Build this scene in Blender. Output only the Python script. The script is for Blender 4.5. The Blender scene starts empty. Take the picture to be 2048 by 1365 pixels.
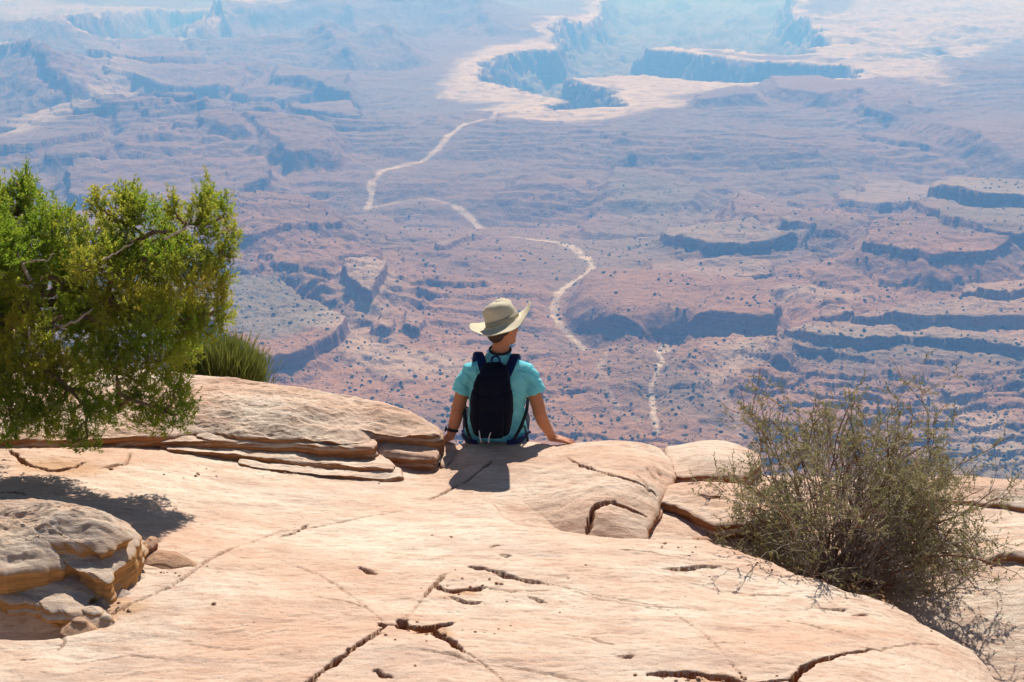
import bpy, math, random
import numpy as np
from mathutils import Vector, Matrix

random.seed(7)
rng = np.random.default_rng(11)
scene = bpy.context.scene
COL = scene.collection
R = math.radians

# ------------------------------------------------------------------ camera model
F = 3000.0
PITCH = R(16.0)
CAM = np.array([0.0, 0.0, 3.15])
FWD = np.array([0.0, math.cos(PITCH), -math.sin(PITCH)])
UPV = np.array([0.0, math.sin(PITCH), math.cos(PITCH)])
D = 400.0                                  # valley floor this far below z = 0


def ray(u, v):
    return FWD + np.array([(u - 1024) / F, 0, 0]) + UPV * ((682.5 - v) / F)


def P(u, v, z):
    d = ray(u, v)
    return CAM + d * ((z - CAM[2]) / d[2])


def PY(u, v, y):
    d = ray(u, v)
    return CAM + d * (y / d[1])


# ------------------------------------------------------------------ noise
_perm = np.random.default_rng(3).permutation(256)
_perm = np.concatenate([_perm, _perm, _perm])
_g = np.random.default_rng(4).uniform(0, 2 * np.pi, 256)
_gx, _gy = np.cos(_g).astype(np.float32), np.sin(_g).astype(np.float32)
_perm = _perm.astype(np.int32)


def pn(x, y, seed=0):
    x = np.asarray(x, dtype=np.float32) + seed * 17.31
    y = np.asarray(y, dtype=np.float32) + seed * 9.77
    xi = np.floor(x); yi = np.floor(y)
    xf = x - xi; yf = y - yi
    xi = xi.astype(np.int32) & 255; yi = yi.astype(np.int32) & 255
    u = xf * xf * xf * (xf * (xf * 6 - 15) + 10)
    v = yf * yf * yf * (yf * (yf * 6 - 15) + 10)

    def gr(ix, iy, fx, fy):
        h = _perm[_perm[ix & 255] + (iy & 255)]
        return _gx[h] * fx + _gy[h] * fy
    a = gr(xi, yi, xf, yf); b = gr(xi + 1, yi, xf - 1, yf)
    c = gr(xi, yi + 1, xf, yf - 1); d = gr(xi + 1, yi + 1, xf - 1, yf - 1)
    return ((a + (b - a) * u) * (1 - v) + (c + (d - c) * u) * v) * 1.45


def fbm(x, y, oct=4, seed=0, gain=0.5, lac=2.03):
    s = 0; a = 1.0; t = 0
    for i in range(oct):
        s = s + a * pn(x, y, seed + i * 3)
        t += a; a *= gain; x = x * lac; y = y * lac
    return s / t


def sstep(a, b, x):
    t = np.clip((x - a) / (b - a), 0, 1)
    return t * t * (3 - 2 * t)


def seg_dist(px, py, pts):
    """distance to an open polyline, the parameter (0..1) along it and the side (+ left)"""
    pts = np.asarray(pts, float)
    best = np.full(px.shape, 1e18); par = np.zeros(px.shape); side = np.zeros(px.shape)
    L = np.concatenate([[0], np.cumsum(np.hypot(*np.diff(pts[:, :2], axis=0).T))])
    for i in range(len(pts) - 1):
        ax, ay = pts[i][:2]; bx, by = pts[i + 1][:2]
        dx, dy = bx - ax, by - ay
        l2 = dx * dx + dy * dy + 1e-12
        t = np.clip(((px - ax) * dx + (py - ay) * dy) / l2, 0, 1)
        ex, ey = px - ax - t * dx, py - ay - t * dy
        q = ex * ex + ey * ey
        m = q < best
        best = np.where(m, q, best)
        par = np.where(m, (L[i] + t * math.sqrt(l2)) / L[-1], par)
        side = np.where(m, np.sign(dx * ey - dy * ex), side)
    return np.sqrt(best), par, side


def poly_sd(px, py, poly):
    """signed distance, positive inside"""
    poly = np.asarray(poly, float)[:, :2]
    n = len(poly)
    best = np.full(px.shape, 1e18); ins = np.zeros(px.shape, bool)
    for i in range(n):
        ax, ay = poly[i]; bx, by = poly[(i + 1) % n]
        dx, dy = bx - ax, by - ay
        l2 = dx * dx + dy * dy + 1e-12
        t = np.clip(((px - ax) * dx + (py - ay) * dy) / l2, 0, 1)
        ex, ey = px - ax - t * dx, py - ay - t * dy
        best = np.minimum(best, ex * ex + ey * ey)
        if ay != by:
            c = ((ay > py) != (by > py)) & (px < (bx - ax) * (py - ay) / (by - ay) + ax)
            ins ^= c
    d = np.sqrt(best)
    return np.where(ins, d, -d)


def rbf(pts):
    pts = np.asarray(pts, float)
    n = len(pts)

    def phi(r2):
        return 0.5 * r2 * np.log(r2 + 1e-9)
    A = np.zeros((n + 3, n + 3))
    dx = pts[:, None, 0] - pts[None, :, 0]; dy = pts[:, None, 1] - pts[None, :, 1]
    A[:n, :n] = phi(dx * dx + dy * dy) + np.eye(n) * 0.002
    A[:n, n] = 1; A[:n, n + 1:] = pts[:, :2]; A[n, :n] = 1; A[n + 1:, :n] = pts[:, :2].T
    w = np.linalg.solve(A, np.concatenate([pts[:, 2], [0, 0, 0]]))

    def f(x, y):
        x = np.asarray(x, float); y = np.asarray(y, float)
        s = w[n] + w[n + 1] * x + w[n + 2] * y
        for i in range(n):
            s = s + w[i] * phi((x - pts[i, 0]) ** 2 + (y - pts[i, 1]) ** 2)
        return s
    return f


# ------------------------------------------------------------------ mesh helpers
def link(o, parent=None):
    COL.objects.link(o)
    if parent is not None:
        o.parent = parent
    return o


def mesh_np(name, verts, faces, mat=None, smooth=True, parent=None, k=4, attrs=None, keep_world=True):
    verts = np.asarray(verts, np.float32).reshape(-1, 3)
    faces = np.asarray(faces, np.int32)
    k = faces.shape[1]
    me = bpy.data.meshes.new(name)
    me.vertices.add(len(verts)); me.vertices.foreach_set('co', verts.ravel())
    tot = np.full(len(faces), k, np.int32)
    fl = faces.ravel()
    if k == 4:
        tri = faces[:, 2] == faces[:, 3]
        if tri.any():
            tot[tri] = 3
            keep_ = np.ones(faces.shape, bool); keep_[tri, 3] = False
            fl = faces[keep_]
    me.loops.add(len(fl)); me.loops.foreach_set('vertex_index', fl)
    me.polygons.add(len(faces))
    me.polygons.foreach_set('loop_start', (np.cumsum(tot) - tot).astype(np.int32))
    me.polygons.foreach_set('loop_total', tot)
    me.polygons.foreach_set('use_smooth', np.full(len(faces), smooth, bool))
    me.update(calc_edges=True)
    if attrs:
        for an, av in attrs.items():
            at = me.attributes.new(an, 'FLOAT', 'POINT')
            at.data.foreach_set('value', np.asarray(av, np.float32).ravel())
    if mat:
        me.materials.append(mat)
    o = bpy.data.objects.new(name, me)
    link(o, parent)
    if parent is not None and keep_world:
        o.matrix_parent_inverse = mat_w(parent).inverted()
    return o


def mat_w(o):
    return Matrix.LocRotScale(o.location, o.rotation_euler, o.scale)


def grid_faces(nr, nc, closed=False):
    r = np.arange(nr - 1)[:, None]; c = np.arange(nc if closed else nc - 1)[None, :]
    a = r * nc + c; b = r * nc + (c + 1) % nc
    return np.stack([a, b, b + nc, a + nc], -1).reshape(-1, 4)


def tag(o, label=None, cat=None, group=None, kind=None):
    if label: o['label'] = label
    if cat: o['category'] = cat
    if group: o['group'] = group
    if kind: o['kind'] = kind
    return o


def empty(name, loc):
    o = bpy.data.objects.new(name, None); o.empty_display_size = .1
    COL.objects.link(o); o.location = [float(c) for c in loc]
    return o


class MB:
    """collects simple tubes / quads into one mesh"""
    def __init__(s):
        s.v = []; s.f = []; s.n = 0

    def add(s, v, f):
        v = np.asarray(v, float).reshape(-1, 3)
        s.v.append(v); s.f.append(np.asarray(f) + s.n); s.n += len(v)

    def tube(s, pts, rad, n=8, flat=None, cap=True):
        pts = np.asarray(pts, float)
        m = len(pts)
        rad = np.broadcast_to(np.asarray(rad, float), (m,))
        tan = np.gradient(pts, axis=0)
        tan /= np.linalg.norm(tan, axis=1)[:, None] + 1e-9
        ref = np.array([0, 0, 1.0]) if abs(tan[0][2]) < .9 else np.array([1.0, 0, 0])
        if flat is not None:
            ref = np.asarray(flat[0], float)
        rings = []
        a = np.linspace(0, 2 * np.pi, n, endpoint=False)
        for i in range(m):
            x = np.cross(ref, tan[i]); x /= np.linalg.norm(x) + 1e-9
            y = np.cross(tan[i], x)
            if flat is None:
                ref = y
            r1 = rad[i]; r2 = rad[i] if flat is None else rad[i] * flat[1]
            rings.append(pts[i] + np.outer(np.cos(a) * r1, x) + np.outer(np.sin(a) * r2, y))
        s.add(np.concatenate(rings), grid_faces(m, n, True))
        if cap:
            b0 = s.n - m * n
            for q in (0, m - 1):
                base = b0 + q * n
                c = s.n
                s.v.append(pts[q][None, :]); s.n += 1
                j = np.arange(n)
                s.f.append(np.stack([base + j, base + (j + 1) % n, np.full(n, c), np.full(n, c)], -1))

    def build(s, name, mat, parent=None, smooth=True):
        f = np.concatenate(s.f)
        o = mesh_np(name, np.concatenate(s.v), f, mat, smooth, parent)
        o.data.validate()
        return o


# ------------------------------------------------------------------ materials
def new_mat(name, rough=.85, spec=.2):
    m = bpy.data.materials.new(name); m.use_nodes = True
    nt = m.node_tree; b = nt.nodes['Principled BSDF']
    b.inputs['Roughness'].default_value = rough
    b.inputs['Specular IOR Level'].default_value = spec
    return m, nt, b


def N(nt, t, **kw):
    n = nt.nodes.new(t)
    for k, v in kw.items():
        if k.startswith('i_'):
            n.inputs[k[2:].replace('_', ' ')].default_value = v
        else:
            setattr(n, k, v)
    return n


def ramp(nt, src, stops):
    r = N(nt, 'ShaderNodeValToRGB')
    el = r.color_ramp.elements
    while len(el) < len(stops): el.new(.5)
    for e, (p, c) in zip(el, stops):
        e.position = p; e.color = (c, c, c, 1) if not isinstance(c, tuple) else (*c, 1)
    nt.links.new(src, r.inputs[0])
    return r.outputs[0]


def mix(nt, fac, a, b, mode='MIX'):
    n = N(nt, 'ShaderNodeMix', data_type='RGBA', blend_type=mode)
    for s, i in ((fac, 0), (a, 6), (b, 7)):
        if isinstance(s, (int, float)): n.inputs[i].default_value = s
        elif isinstance(s, tuple): n.inputs[i].default_value = (*s, 1)
        else: nt.links.new(s, n.inputs[i])
    return n.outputs[2]


def math_n(nt, op, a, b=None):
    n = N(nt, 'ShaderNodeMath', operation=op)
    for s, i in ((a, 0), (b, 1)):
        if s is None: continue
        if isinstance(s, (int, float)): n.inputs[i].default_value = s
        else: nt.links.new(s, n.inputs[i])
    return n.outputs[0]


def noise(nt, co, scale, detail=6, rough=.6, stretch=None, rot=None):
    if stretch or rot:
        mp = N(nt, 'ShaderNodeMapping')
        if stretch: mp.inputs['Scale'].default_value = stretch
        if rot: mp.inputs['Rotation'].default_value = rot
        nt.links.new(co, mp.inputs['Vector']); co = mp.outputs[0]
    n = N(nt, 'ShaderNodeTexNoise')
    n.inputs['Scale'].default_value = scale; n.inputs['Detail'].default_value = detail
    n.inputs['Roughness'].default_value = rough
    nt.links.new(co, n.inputs['Vector'])
    return n.outputs[0]


def rock_material(name, cream, pink, side, grey=None, bump=1.0):
    m, nt, b = new_mat(name, .9, .15)
    geo = N(nt, 'ShaderNodeNewGeometry')
    co = geo.outputs['Position']
    big = noise(nt, co, .9, 5, .6, (1, 1.6, 1), (0, 0, .3))
    mid = noise(nt, co, 5, 8, .65, (.7, 2.2, 3), (0, 0, .22))
    streak = noise(nt, co, 14, 8, .72, (.6, 3.6, 6), (0, 0, .2))
    fine = noise(nt, co, 90, 4, .7)
    grain = noise(nt, co, 420, 2, .8)
    c = mix(nt, ramp(nt, big, [(.40, 0.0), (.60, 1.0)]), cream, pink)
    c = mix(nt, ramp(nt, mid, [(.46, 0.0), (.70, .9)]), c, tuple(x * .80 for x in pink))
    c = mix(nt, ramp(nt, streak, [(.48, 0.0), (.70, .65)]), c, (pink[0] * .76, pink[1] * .60, pink[2] * .5))
    c = mix(nt, ramp(nt, streak, [(.25, .6), (.44, 0.0)]), c, tuple(min(1, x * 1.13) for x in cream))
    c = mix(nt, ramp(nt, fine, [(.3, .4), (.5, 0.0)]), c, (pink[0] * .62, pink[1] * .52, pink[2] * .48))
    # scattered lichen and iron specks
    sp = noise(nt, co, 38, 3, .5, (.8, 1.6, 2), (0, 0, .2))
    c = mix(nt, ramp(nt, sp, [(.66, 0.0), (.73, .65)]), c, (.24, .14, .10))
    lich = noise(nt, co, 3.1, 8, .75)
    c = mix(nt, ramp(nt, lich, [(.56, 0.0), (.76, .6)]), c, (.40, .28, .22))
    stain = noise(nt, co, 1.3, 9, .7, (.8, 1.9, 1), (0, 0, .3))
    c = mix(nt, ramp(nt, stain, [(.53, 0.0), (.66, .42)]), c, (.42, .30, .24))
    c = mix(nt, ramp(nt, stain, [(.30, .5), (.42, 0.0)]), c, (.56, .31, .19))
    if grey:
        gm = noise(nt, co, 4.2, 7, .7)
        c = mix(nt, ramp(nt, gm, [(.40, 0.0), (.60, .4)]), c, grey)
    sa = N(nt, 'ShaderNodeAttribute', attribute_name='sand')
    c = mix(nt, sa.outputs['Fac'], c, (.50, .27, .13))
    # broken faces show the fresh orange rock, with bedding lines
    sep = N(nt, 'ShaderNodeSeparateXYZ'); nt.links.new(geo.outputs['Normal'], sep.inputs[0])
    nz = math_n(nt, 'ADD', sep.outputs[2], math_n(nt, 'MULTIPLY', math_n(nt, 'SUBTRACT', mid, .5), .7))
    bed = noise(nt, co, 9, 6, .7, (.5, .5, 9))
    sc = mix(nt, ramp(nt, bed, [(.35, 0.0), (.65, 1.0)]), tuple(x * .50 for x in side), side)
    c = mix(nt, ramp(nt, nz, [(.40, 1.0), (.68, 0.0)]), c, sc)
    # deep inside the cracks: shade painted in as dark brown
    at = N(nt, 'ShaderNodeAttribute', attribute_name='crack')
    c = mix(nt, ramp(nt, at.outputs['Fac'], [(.05, 0.0), (.7, .85)]), c, (.19, .075, .035))
    nt.links.new(c, b.inputs['Base Color'])
    h = math_n(nt, 'ADD', math_n(nt, 'MULTIPLY', streak, .0055), math_n(nt, 'MULTIPLY', fine, .006))
    h = math_n(nt, 'ADD', h, math_n(nt, 'MULTIPLY', mid, .016))
    h = math_n(nt, 'ADD', h, math_n(nt, 'MULTIPLY', grain, .0028))
    h = math_n(nt, 'ADD', h, math_n(nt, 'MULTIPLY', bed, .006))
    bp = N(nt, 'ShaderNodeBump'); bp.inputs['Strength'].default_value = .85 * bump
    bp.inputs['Distance'].default_value = 1.0
    nt.links.new(h, bp.inputs['Height']); nt.links.new(bp.outputs[0], b.inputs['Normal'])
    return m


M_rock = rock_material('sandstone', (.74, .60, .46), (.65, .425, .295), (.47, .205, .08))
M_bould = rock_material('weathered sandstone', (.66, .51, .37), (.60, .38, .23), (.58, .29, .10), grey=(.36, .32, .29))  # side orange strengthened to imitate light bounced onto the boulder's front
M_red = rock_material('red sandstone', (.50, .33, .21), (.48, .26, .15), (.42, .19, .09))


def simple(name, col, rough=.8, spec=.2, var=.25, scale=40, trans=0.0, bump=0.0, sheen=0.0, stretch=None):
    m, nt, b = new_mat(name, rough, spec)
    tc = N(nt, 'ShaderNodeNewGeometry').outputs['Position']
    n = noise(nt, tc, scale, 5, .65, stretch)
    c = mix(nt, ramp(nt, n, [(.3, 0.0), (.7, 1.0)]), tuple(x * (1 - var) for x in col), tuple(min(1, x * (1 + var)) for x in col))
    nt.links.new(c, b.inputs['Base Color'])
    if sheen: b.inputs['Sheen Weight'].default_value = sheen
    if bump:
        bp = N(nt, 'ShaderNodeBump'); bp.inputs['Strength'].default_value = .6; bp.inputs['Distance'].default_value = bump
        nt.links.new(n, bp.inputs['Height']); nt.links.new(bp.outputs[0], b.inputs['Normal'])
    if trans:
        tr = N(nt, 'ShaderNodeBsdfTranslucent'); nt.links.new(c, tr.inputs[0])
        ms = N(nt, 'ShaderNodeMixShader'); ms.inputs[0].default_value = trans
        out = nt.nodes['Material Output']
        nt.links.new(b.outputs[0], ms.inputs[1]); nt.links.new(tr.outputs[0], ms.inputs[2]); nt.links.new(ms.outputs[0], out.inputs[0])
    return m

# ------------------------------------------------------------------ camera, sun, sky, air
cam = bpy.data.cameras.new('camera'); camo = bpy.data.objects.new('camera', cam); COL.objects.link(camo)
camo.location = CAM; camo.rotation_euler = (R(90) - PITCH, 0, 0)
cam.sensor_width = 36; cam.lens = F / 2048 * 36; cam.clip_start = .1; cam.clip_end = 200000
scene.camera = camo

SUN_EL, SUN_AZ = R(48), R(9)
sun_dir = Vector((math.sin(SUN_AZ) * math.cos(SUN_EL), math.cos(SUN_AZ) * math.cos(SUN_EL), math.sin(SUN_EL)))
sl = bpy.data.lights.new('sun', 'SUN'); sl.energy = 4.9; sl.angle = R(.5); sl.color = (1, .96, .9)
so = bpy.data.objects.new('sun', sl); COL.objects.link(so); so.rotation_euler = sun_dir.to_track_quat('Z', 'Y').to_euler()
w = bpy.data.worlds.new('World'); scene.world = w; w.use_nodes = True
nt = w.node_tree; bg = nt.nodes['Background']
sky = nt.nodes.new('ShaderNodeTexSky'); sky.sky_type = 'NISHITA'; sky.sun_disc = False
sky.sun_elevation = SUN_EL; sky.sun_rotation = SUN_AZ; sky.altitude = 1800
nt.links.new(sky.outputs[0], bg.inputs[0]); bg.inputs[1].default_value = .07
scene.view_settings.view_transform = 'Standard'; scene.view_settings.look = 'None'
scene.view_settings.exposure = .46; scene.view_settings.gamma = 1
scene.render.engine = 'CYCLES'
cy = scene.cycles
cy.use_denoising = True
try: cy.denoiser = 'OPENIMAGEDENOISE'
except Exception: pass
cy.max_bounces = 5; cy.diffuse_bounces = 3; cy.glossy_bounces = 2; cy.transmission_bounces = 2; cy.volume_bounces = 0
cy.transparent_max_bounces = 8; cy.caustics_reflective = False; cy.caustics_refractive = False

HZ = dict(x=16000, y0=-3000, y1=31000, z0=-760, z1=12)
hv = [(sx * HZ['x'], y, z) for z in (HZ['z0'], HZ['z1']) for y in (HZ['y0'], HZ['y1']) for sx in (-1, 1)]
haze = mesh_np('haze', hv, [(0, 2, 3, 1), (4, 5, 7, 6), (0, 1, 5, 4), (2, 6, 7, 3), (0, 4, 6, 2), (1, 3, 7, 5)], None, False)
tag(haze, kind='stuff', label='pale blue haze filling the canyon air', cat='haze')
hm = bpy.data.materials.new('air'); hm.use_nodes = True; nt = hm.node_tree; nt.nodes.clear()
ov = nt.nodes.new('ShaderNodeOutputMaterial'); pv = nt.nodes.new('ShaderNodeVolumePrincipled')
pv.inputs['Color'].default_value = (.15, .435, 1.0, 1); pv.inputs['Density'].default_value = 3.45e-4
pv.inputs['Absorption Color'].default_value = (1, 1, 1, 1)
pv.inputs['Anisotropy'].default_value = .25
nt.links.new(pv.outputs[0], ov.inputs['Volume']); haze.data.materials.append(hm)
try: hm.cycles.homogeneous_volume = True
except Exception: pass


def ico_():
    t = (1 + 5 ** .5) / 2
    v = np.array([(-1, t, 0), (1, t, 0), (-1, -t, 0), (1, -t, 0), (0, -1, t), (0, 1, t), (0, -1, -t), (0, 1, -t), (t, 0, -1), (t, 0, 1), (-t, 0, -1), (-t, 0, 1)]) / 1.9
    f = np.array([(0, 11, 5), (0, 5, 1), (0, 1, 7), (0, 7, 10), (0, 10, 11), (1, 5, 9), (5, 11, 4), (11, 10, 2), (10, 7, 6), (7, 1, 8), (3, 9, 4), (3, 4, 2), (3, 2, 6), (3, 6, 8), (3, 8, 9), (4, 9, 5), (2, 4, 11), (6, 2, 10), (8, 6, 7), (9, 8, 1)])
    return v, f

# ------------------------------------------------------------------ the canyon country far below
def vp_of(x, y):
    """where a point of the reference floor (z = -D) lies, as plan-map coordinates"""
    px, py, pz = x, y, -D - CAM[2]
    dep = py * FWD[1] + pz * FWD[2]
    return 1024 + F * px / dep, 682.5 - F * (py * UPV[1] + pz * UPV[2]) / dep


vrows = np.concatenate([np.arange(1000, 300, -1.15), np.arange(300, -40, -.75)])
ang = PITCH + np.arctan((vrows - 682.5) / F)
ys = (D + CAM[2]) / np.tan(ang)
near_y = np.concatenate([np.linspace(13, 60, 14), np.linspace(75, ys[0] - 12, 46)])
far_y = np.geomspace(ys[-1] * 1.01, 29500, 110)
ys = np.concatenate([near_y, ys, far_y])
ta = np.concatenate([-np.geomspace(1.2, .42, 40), np.linspace(-.41, .41, 1180), np.geomspace(.42, 1.2, 40)])
TA, YY = np.meshgrid(ta, ys)
XX = TA * (YY + 60) * (1 / 1.04)
XX = np.clip(XX, -15000, 15000)
XX = TA * YY / math.cos(PITCH) * 1.0
XX = np.sign(XX) * np.minimum(np.abs(XX), 15500 + np.abs(TA) * 100)
YY = YY.copy()
UU, VV = vp_of(XX, YY)

wx = XX / 1000.0; wy = YY / 1000.0
warp1 = fbm(wx * 9, wy * 9, 5, 21, .6); warp2 = fbm(wx * 9 + 40, wy * 9, 5, 22, .6)


def to_xy(pts):
    return [tuple(P(u, v, -D)[:2]) for u, v in pts]


# rolling floor, gullies, and benches of harder rock
Z = 10 * fbm(wx * 1.5, wy * 1.5, 4, 1)
n1 = fbm(wx * 1.6 + .05 * warp1, wy * 3.0 + .05 * warp2, 6, 5, .55)
n2 = fbm(wx * 5 + .07 * warp1, wy * 7 + .07 * warp2, 5, 9, .55)
gully = np.abs(fbm(wx * 9 + .3 * warp1, wy * 8, 5, 30, .55))
Z += 2.2 * sstep(0, .35, gully) + 3 * n2


def bench(field, step, height, sharp=.12):
    """staircase of benches cut through a noise field"""
    q = field / step
    f = q - np.floor(q)
    return height * (np.floor(q) + sstep(.5 - sharp, .5 + sharp, f) * .75 + f * .25)


def blob(u0, v0, ru, rv, p=2.0):
    d = ((UU - u0) / ru) ** 2 + ((VV - v0) / rv) ** 2
    return np.exp(-d ** (p / 2))


amp = .22 + .9 * blob(420, 200, 330, 150) + .6 * blob(250, 420, 420, 90) + .6 * blob(620, 620, 280, 130) \
    + .35 * blob(1700, 480, 420, 230) + .5 * blob(1500, 780, 400, 90) + .35 * blob(1250, 330, 250, 80)
amp *= 1 - .75 * blob(1130, 170, 420, 110, 3)
amp *= 1 - .6 * blob(1180, 560, 120, 120)
Z += amp * (bench(n1 + .04 * n2, .17, 11) + bench(n2 + .12 * warp1, .34, 4.5, .08))
Z += amp * .6 * np.abs(warp1)
n3 = fbm(wx * .9 + .05 * warp1, wy * 1.7 + .05 * warp2, 4, 14, .42)
q3 = (n3 + .03 * n2) / .055; f3 = q3 - np.floor(q3)
Z += (1 - .35 * sstep(1900, 1100, YY)) * (.6 + .4 * amp) * 8.5 * (np.floor(q3) + sstep(.45, .53, f3) * .86 + f3 * .14)
Z0 = 10 * fbm(wx * 1.5, wy * 1.5, 4, 1) + (1 - .35 * sstep(1900, 1100, YY)) * (.6 + .4 * amp) * 8.5 * n3 / .055 + amp * 11 * (n1 / .17)
pale = np.zeros_like(Z); green = np.zeros_like(Z); gorge = np.zeros_like(Z)

# ground right below the overlook: cliff and talus down to the floor
nearp = np.interp(YY, [12, 30, 34, 60, 64, 120, 420, 700], [-6, -70, -120, -140, -190, -225, -345, -400])
wn = sstep(900, 520, YY)


NF = fbm(wx * 45, wy * 45, 3, 44)
NG = np.abs(fbm(wx * 34 + .4 * warp1, wy * 12, 3, 51))


def region(pts, ragged=1.0):
    poly = np.array(to_xy(pts))
    lo = poly.min(0) - 700; hi = poly.max(0) + 700
    m = np.nonzero((XX > lo[0]) & (XX < hi[0]) & (YY > lo[1]) & (YY < hi[1]))
    s = poly_sd(XX[m], YY[m], poly)
    mean_y = poly[:, 1].mean()
    s = s + ragged * mean_y * (.0075 * warp1[m] + .003 * NF[m])
    return s, mean_y, m


def mesa(pts, hpx, talus=.45, back=None, tilt=0, ragged=1.0, tone=0.0, calm=.6):
    """raised bench: cliff band on top of a talus apron; height given as its height in the picture"""
    sd, my, m = region(pts, ragged)
    h = hpx / F * my * .95
    tw = h * talus / math.tan(R(33))
    cl = sstep(-h * .07, h * .05, sd)
    ap = np.clip((sd + tw) / tw, 0, 1)
    gl = 1 - .5 * NG[m] * (1 - ap)
    wI = calm * sstep(-tw * 1.25 - 10, -tw * .6, sd)
    if (sd > 0).any():
        zm = Z[m][sd > 0].mean()
        Z[m] = Z[m] * (1 - wI) + wI * (zm + .25 * (Z0[m] - Z0[m][sd > 0].mean()))
    Z[m] += h * ((1 - talus) * cl + talus * ap * gl)
    if tone:
        pale[m] = np.maximum(pale[m], tone * sstep(-4, 10, sd) * sstep(120, 20, sd))
    return sd


def ridge(pts, hpx, w_front, w_back, cliff=.3, jag=.25):
    """long crest that falls away on both sides; widths are plan metres relative to distance"""
    xy = np.array(to_xy(pts)); my = xy[:, 1].mean()
    lo = xy.min(0) - my * .5; hi = xy.max(0) + my * .5
    m = (XX > lo[0]) & (XX < hi[0]) & (YY > lo[1]) & (YY < hi[1])
    d, par, side = seg_dist(XX[m] + my * .01 * warp1[m], YY[m] + my * .01 * warp2[m], xy)
    h = hpx / F * my * (1 + jag * fbm(wx[m] * 14, wy[m] * 14, 4, 61))
    if (xy[-1, 0] - xy[0, 0]) < 0: side = -side
    w = np.where(side < 0, w_front, w_back) * my
    t = np.clip(1 - d / w, 0, 1)
    sp = .35 * np.abs(fbm(wx[m] * 26 + .3 * warp1[m], wy[m] * 8, 4, 63))
    r = h * ((1 - cliff) * t ** 1.25 * (1 - sp * (1 - t)) + cliff * sstep(.82, .95, t))
    r *= sstep(0, .08, par) * sstep(1, .92, par) * .999 + .001
    Z[m] += r


def canyon(pts, depth, wall=.6, rim=0.0, rimw=60, ragged=1.0):
    sd, my, m = region(pts, ragged)
    dw = sstep(-2, depth * wall, sd)
    green[m] = np.maximum(green[m], dw)
    gorge[m] = np.maximum(gorge[m], dw)
    pale[m] *= (1 - dw)
    led = .22 * sstep(depth * .4, depth * .9, sd)
    Z[m] -= depth * (.78 * dw + led) + dw * depth * .16 * (bench(fbm(wx[m] * 5, wy[m] * 5, 4, 55), .2, 1.0) + warp1[m])
    if rim:
        g = rimw * (1 + .8 * warp2[m])
        pale[m] = np.maximum(pale[m], rim * sstep(-g, -g * .35, sd) * (sd < 3))


def paint(pts, val, soft=30, field='pale', ragged=1.6):
    sd, my, m = region(pts, ragged)
    a = pale if field == 'pale' else green
    a[m] = np.maximum(a[m], val * sstep(-soft, soft, sd) * (1 - gorge[m]))


def wash(pts, wpx, val=1.0, cut=3.0, meander=1.0, flat=1.0, rad=.011):
    xy = np.array(to_xy(pts)); my = xy[:, 1].mean()
    # densify with a spline so the bed winds smoothly
    t = np.linspace(0, len(xy) - 1, (len(xy) - 1) * 5 + 1)
    k = np.arange(len(xy))
    sx = np.interp(t, k, xy[:, 0]); sy = np.interp(t, k, xy[:, 1])
    for _ in range(2):
        sx[1:-1] = (sx[:-2] + sx[1:-1] * 2 + sx[2:]) / 4; sy[1:-1] = (sy[:-2] + sy[1:-1] * 2 + sy[2:]) / 4
    xy = np.stack([sx, sy], 1)
    lo = xy.min(0) - 300; hi = xy.max(0) + 300
    m = (XX > lo[0]) & (XX < hi[0]) & (YY > lo[1]) & (YY < hi[1])
    d, par, side = seg_dist(XX[m] + meander * my * .004 * warp1[m] + 2.5 * pn(wx[m] * 60, wy[m] * 60, 70), YY[m] + meander * my * .008 * warp2[m], xy)
    half = wpx / F * my * .5 * (1 + .9 * fbm(wx[m] * 30, wy[m] * 30, 3, 71))
    half = np.maximum(half, .8)
    p = val * sstep(half * 1.7, half * .6, d)
    fl = flat * np.exp(-(d / (rad * my + half * 2)) ** 2)
    Z[m] = Z[m] * (1 - fl) + Z0[m] * fl - cut * sstep(half * 4 + 8, half, d)
    pale[m] = np.maximum(pale[m], p)


flt = 1 - .85 * blob(1250, 150, 560, 120, 3)
Z *= flt; Z0 = Z0 * flt
# --- the great inner canyon with its pale rim rock
rimkw = dict(rim=.9, rimw=75)
canyon([(950, 150), (962, 125), (1000, 112), (1060, 106), (1110, 102), (1098, 78), (1112, 62), (1180, 45), (1195, 15), (1240, -70), (1640, -75), (1585, 25), (1650, 58), (1655, 84), (1620, 100), (1560, 104),
        (1460, 98), (1340, 90), (1300, 92), (1400, 106), (1500, 120), (1640, 124), (1738, 140), (1720, 158), (1580, 170), (1500, 166), (1380, 158), (1290, 150), (1210, 152), (1140, 156), (1180, 164),
        (1246, 172), (1236, 190), (1250, 205), (1235, 218), (1150, 228), (1050, 240), (1085, 210), (1110, 196), (1060, 178), (1000, 170), (955, 162)], 105, ragged=1.9, **rimkw)
canyon([(105, 86), (200, 70), (215, 42), (280, 26), (330, 16), (500, 8), (470, 40), (400, 60), (260, 84), (160, 92)], 120, rim=.6, rimw=60)
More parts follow.
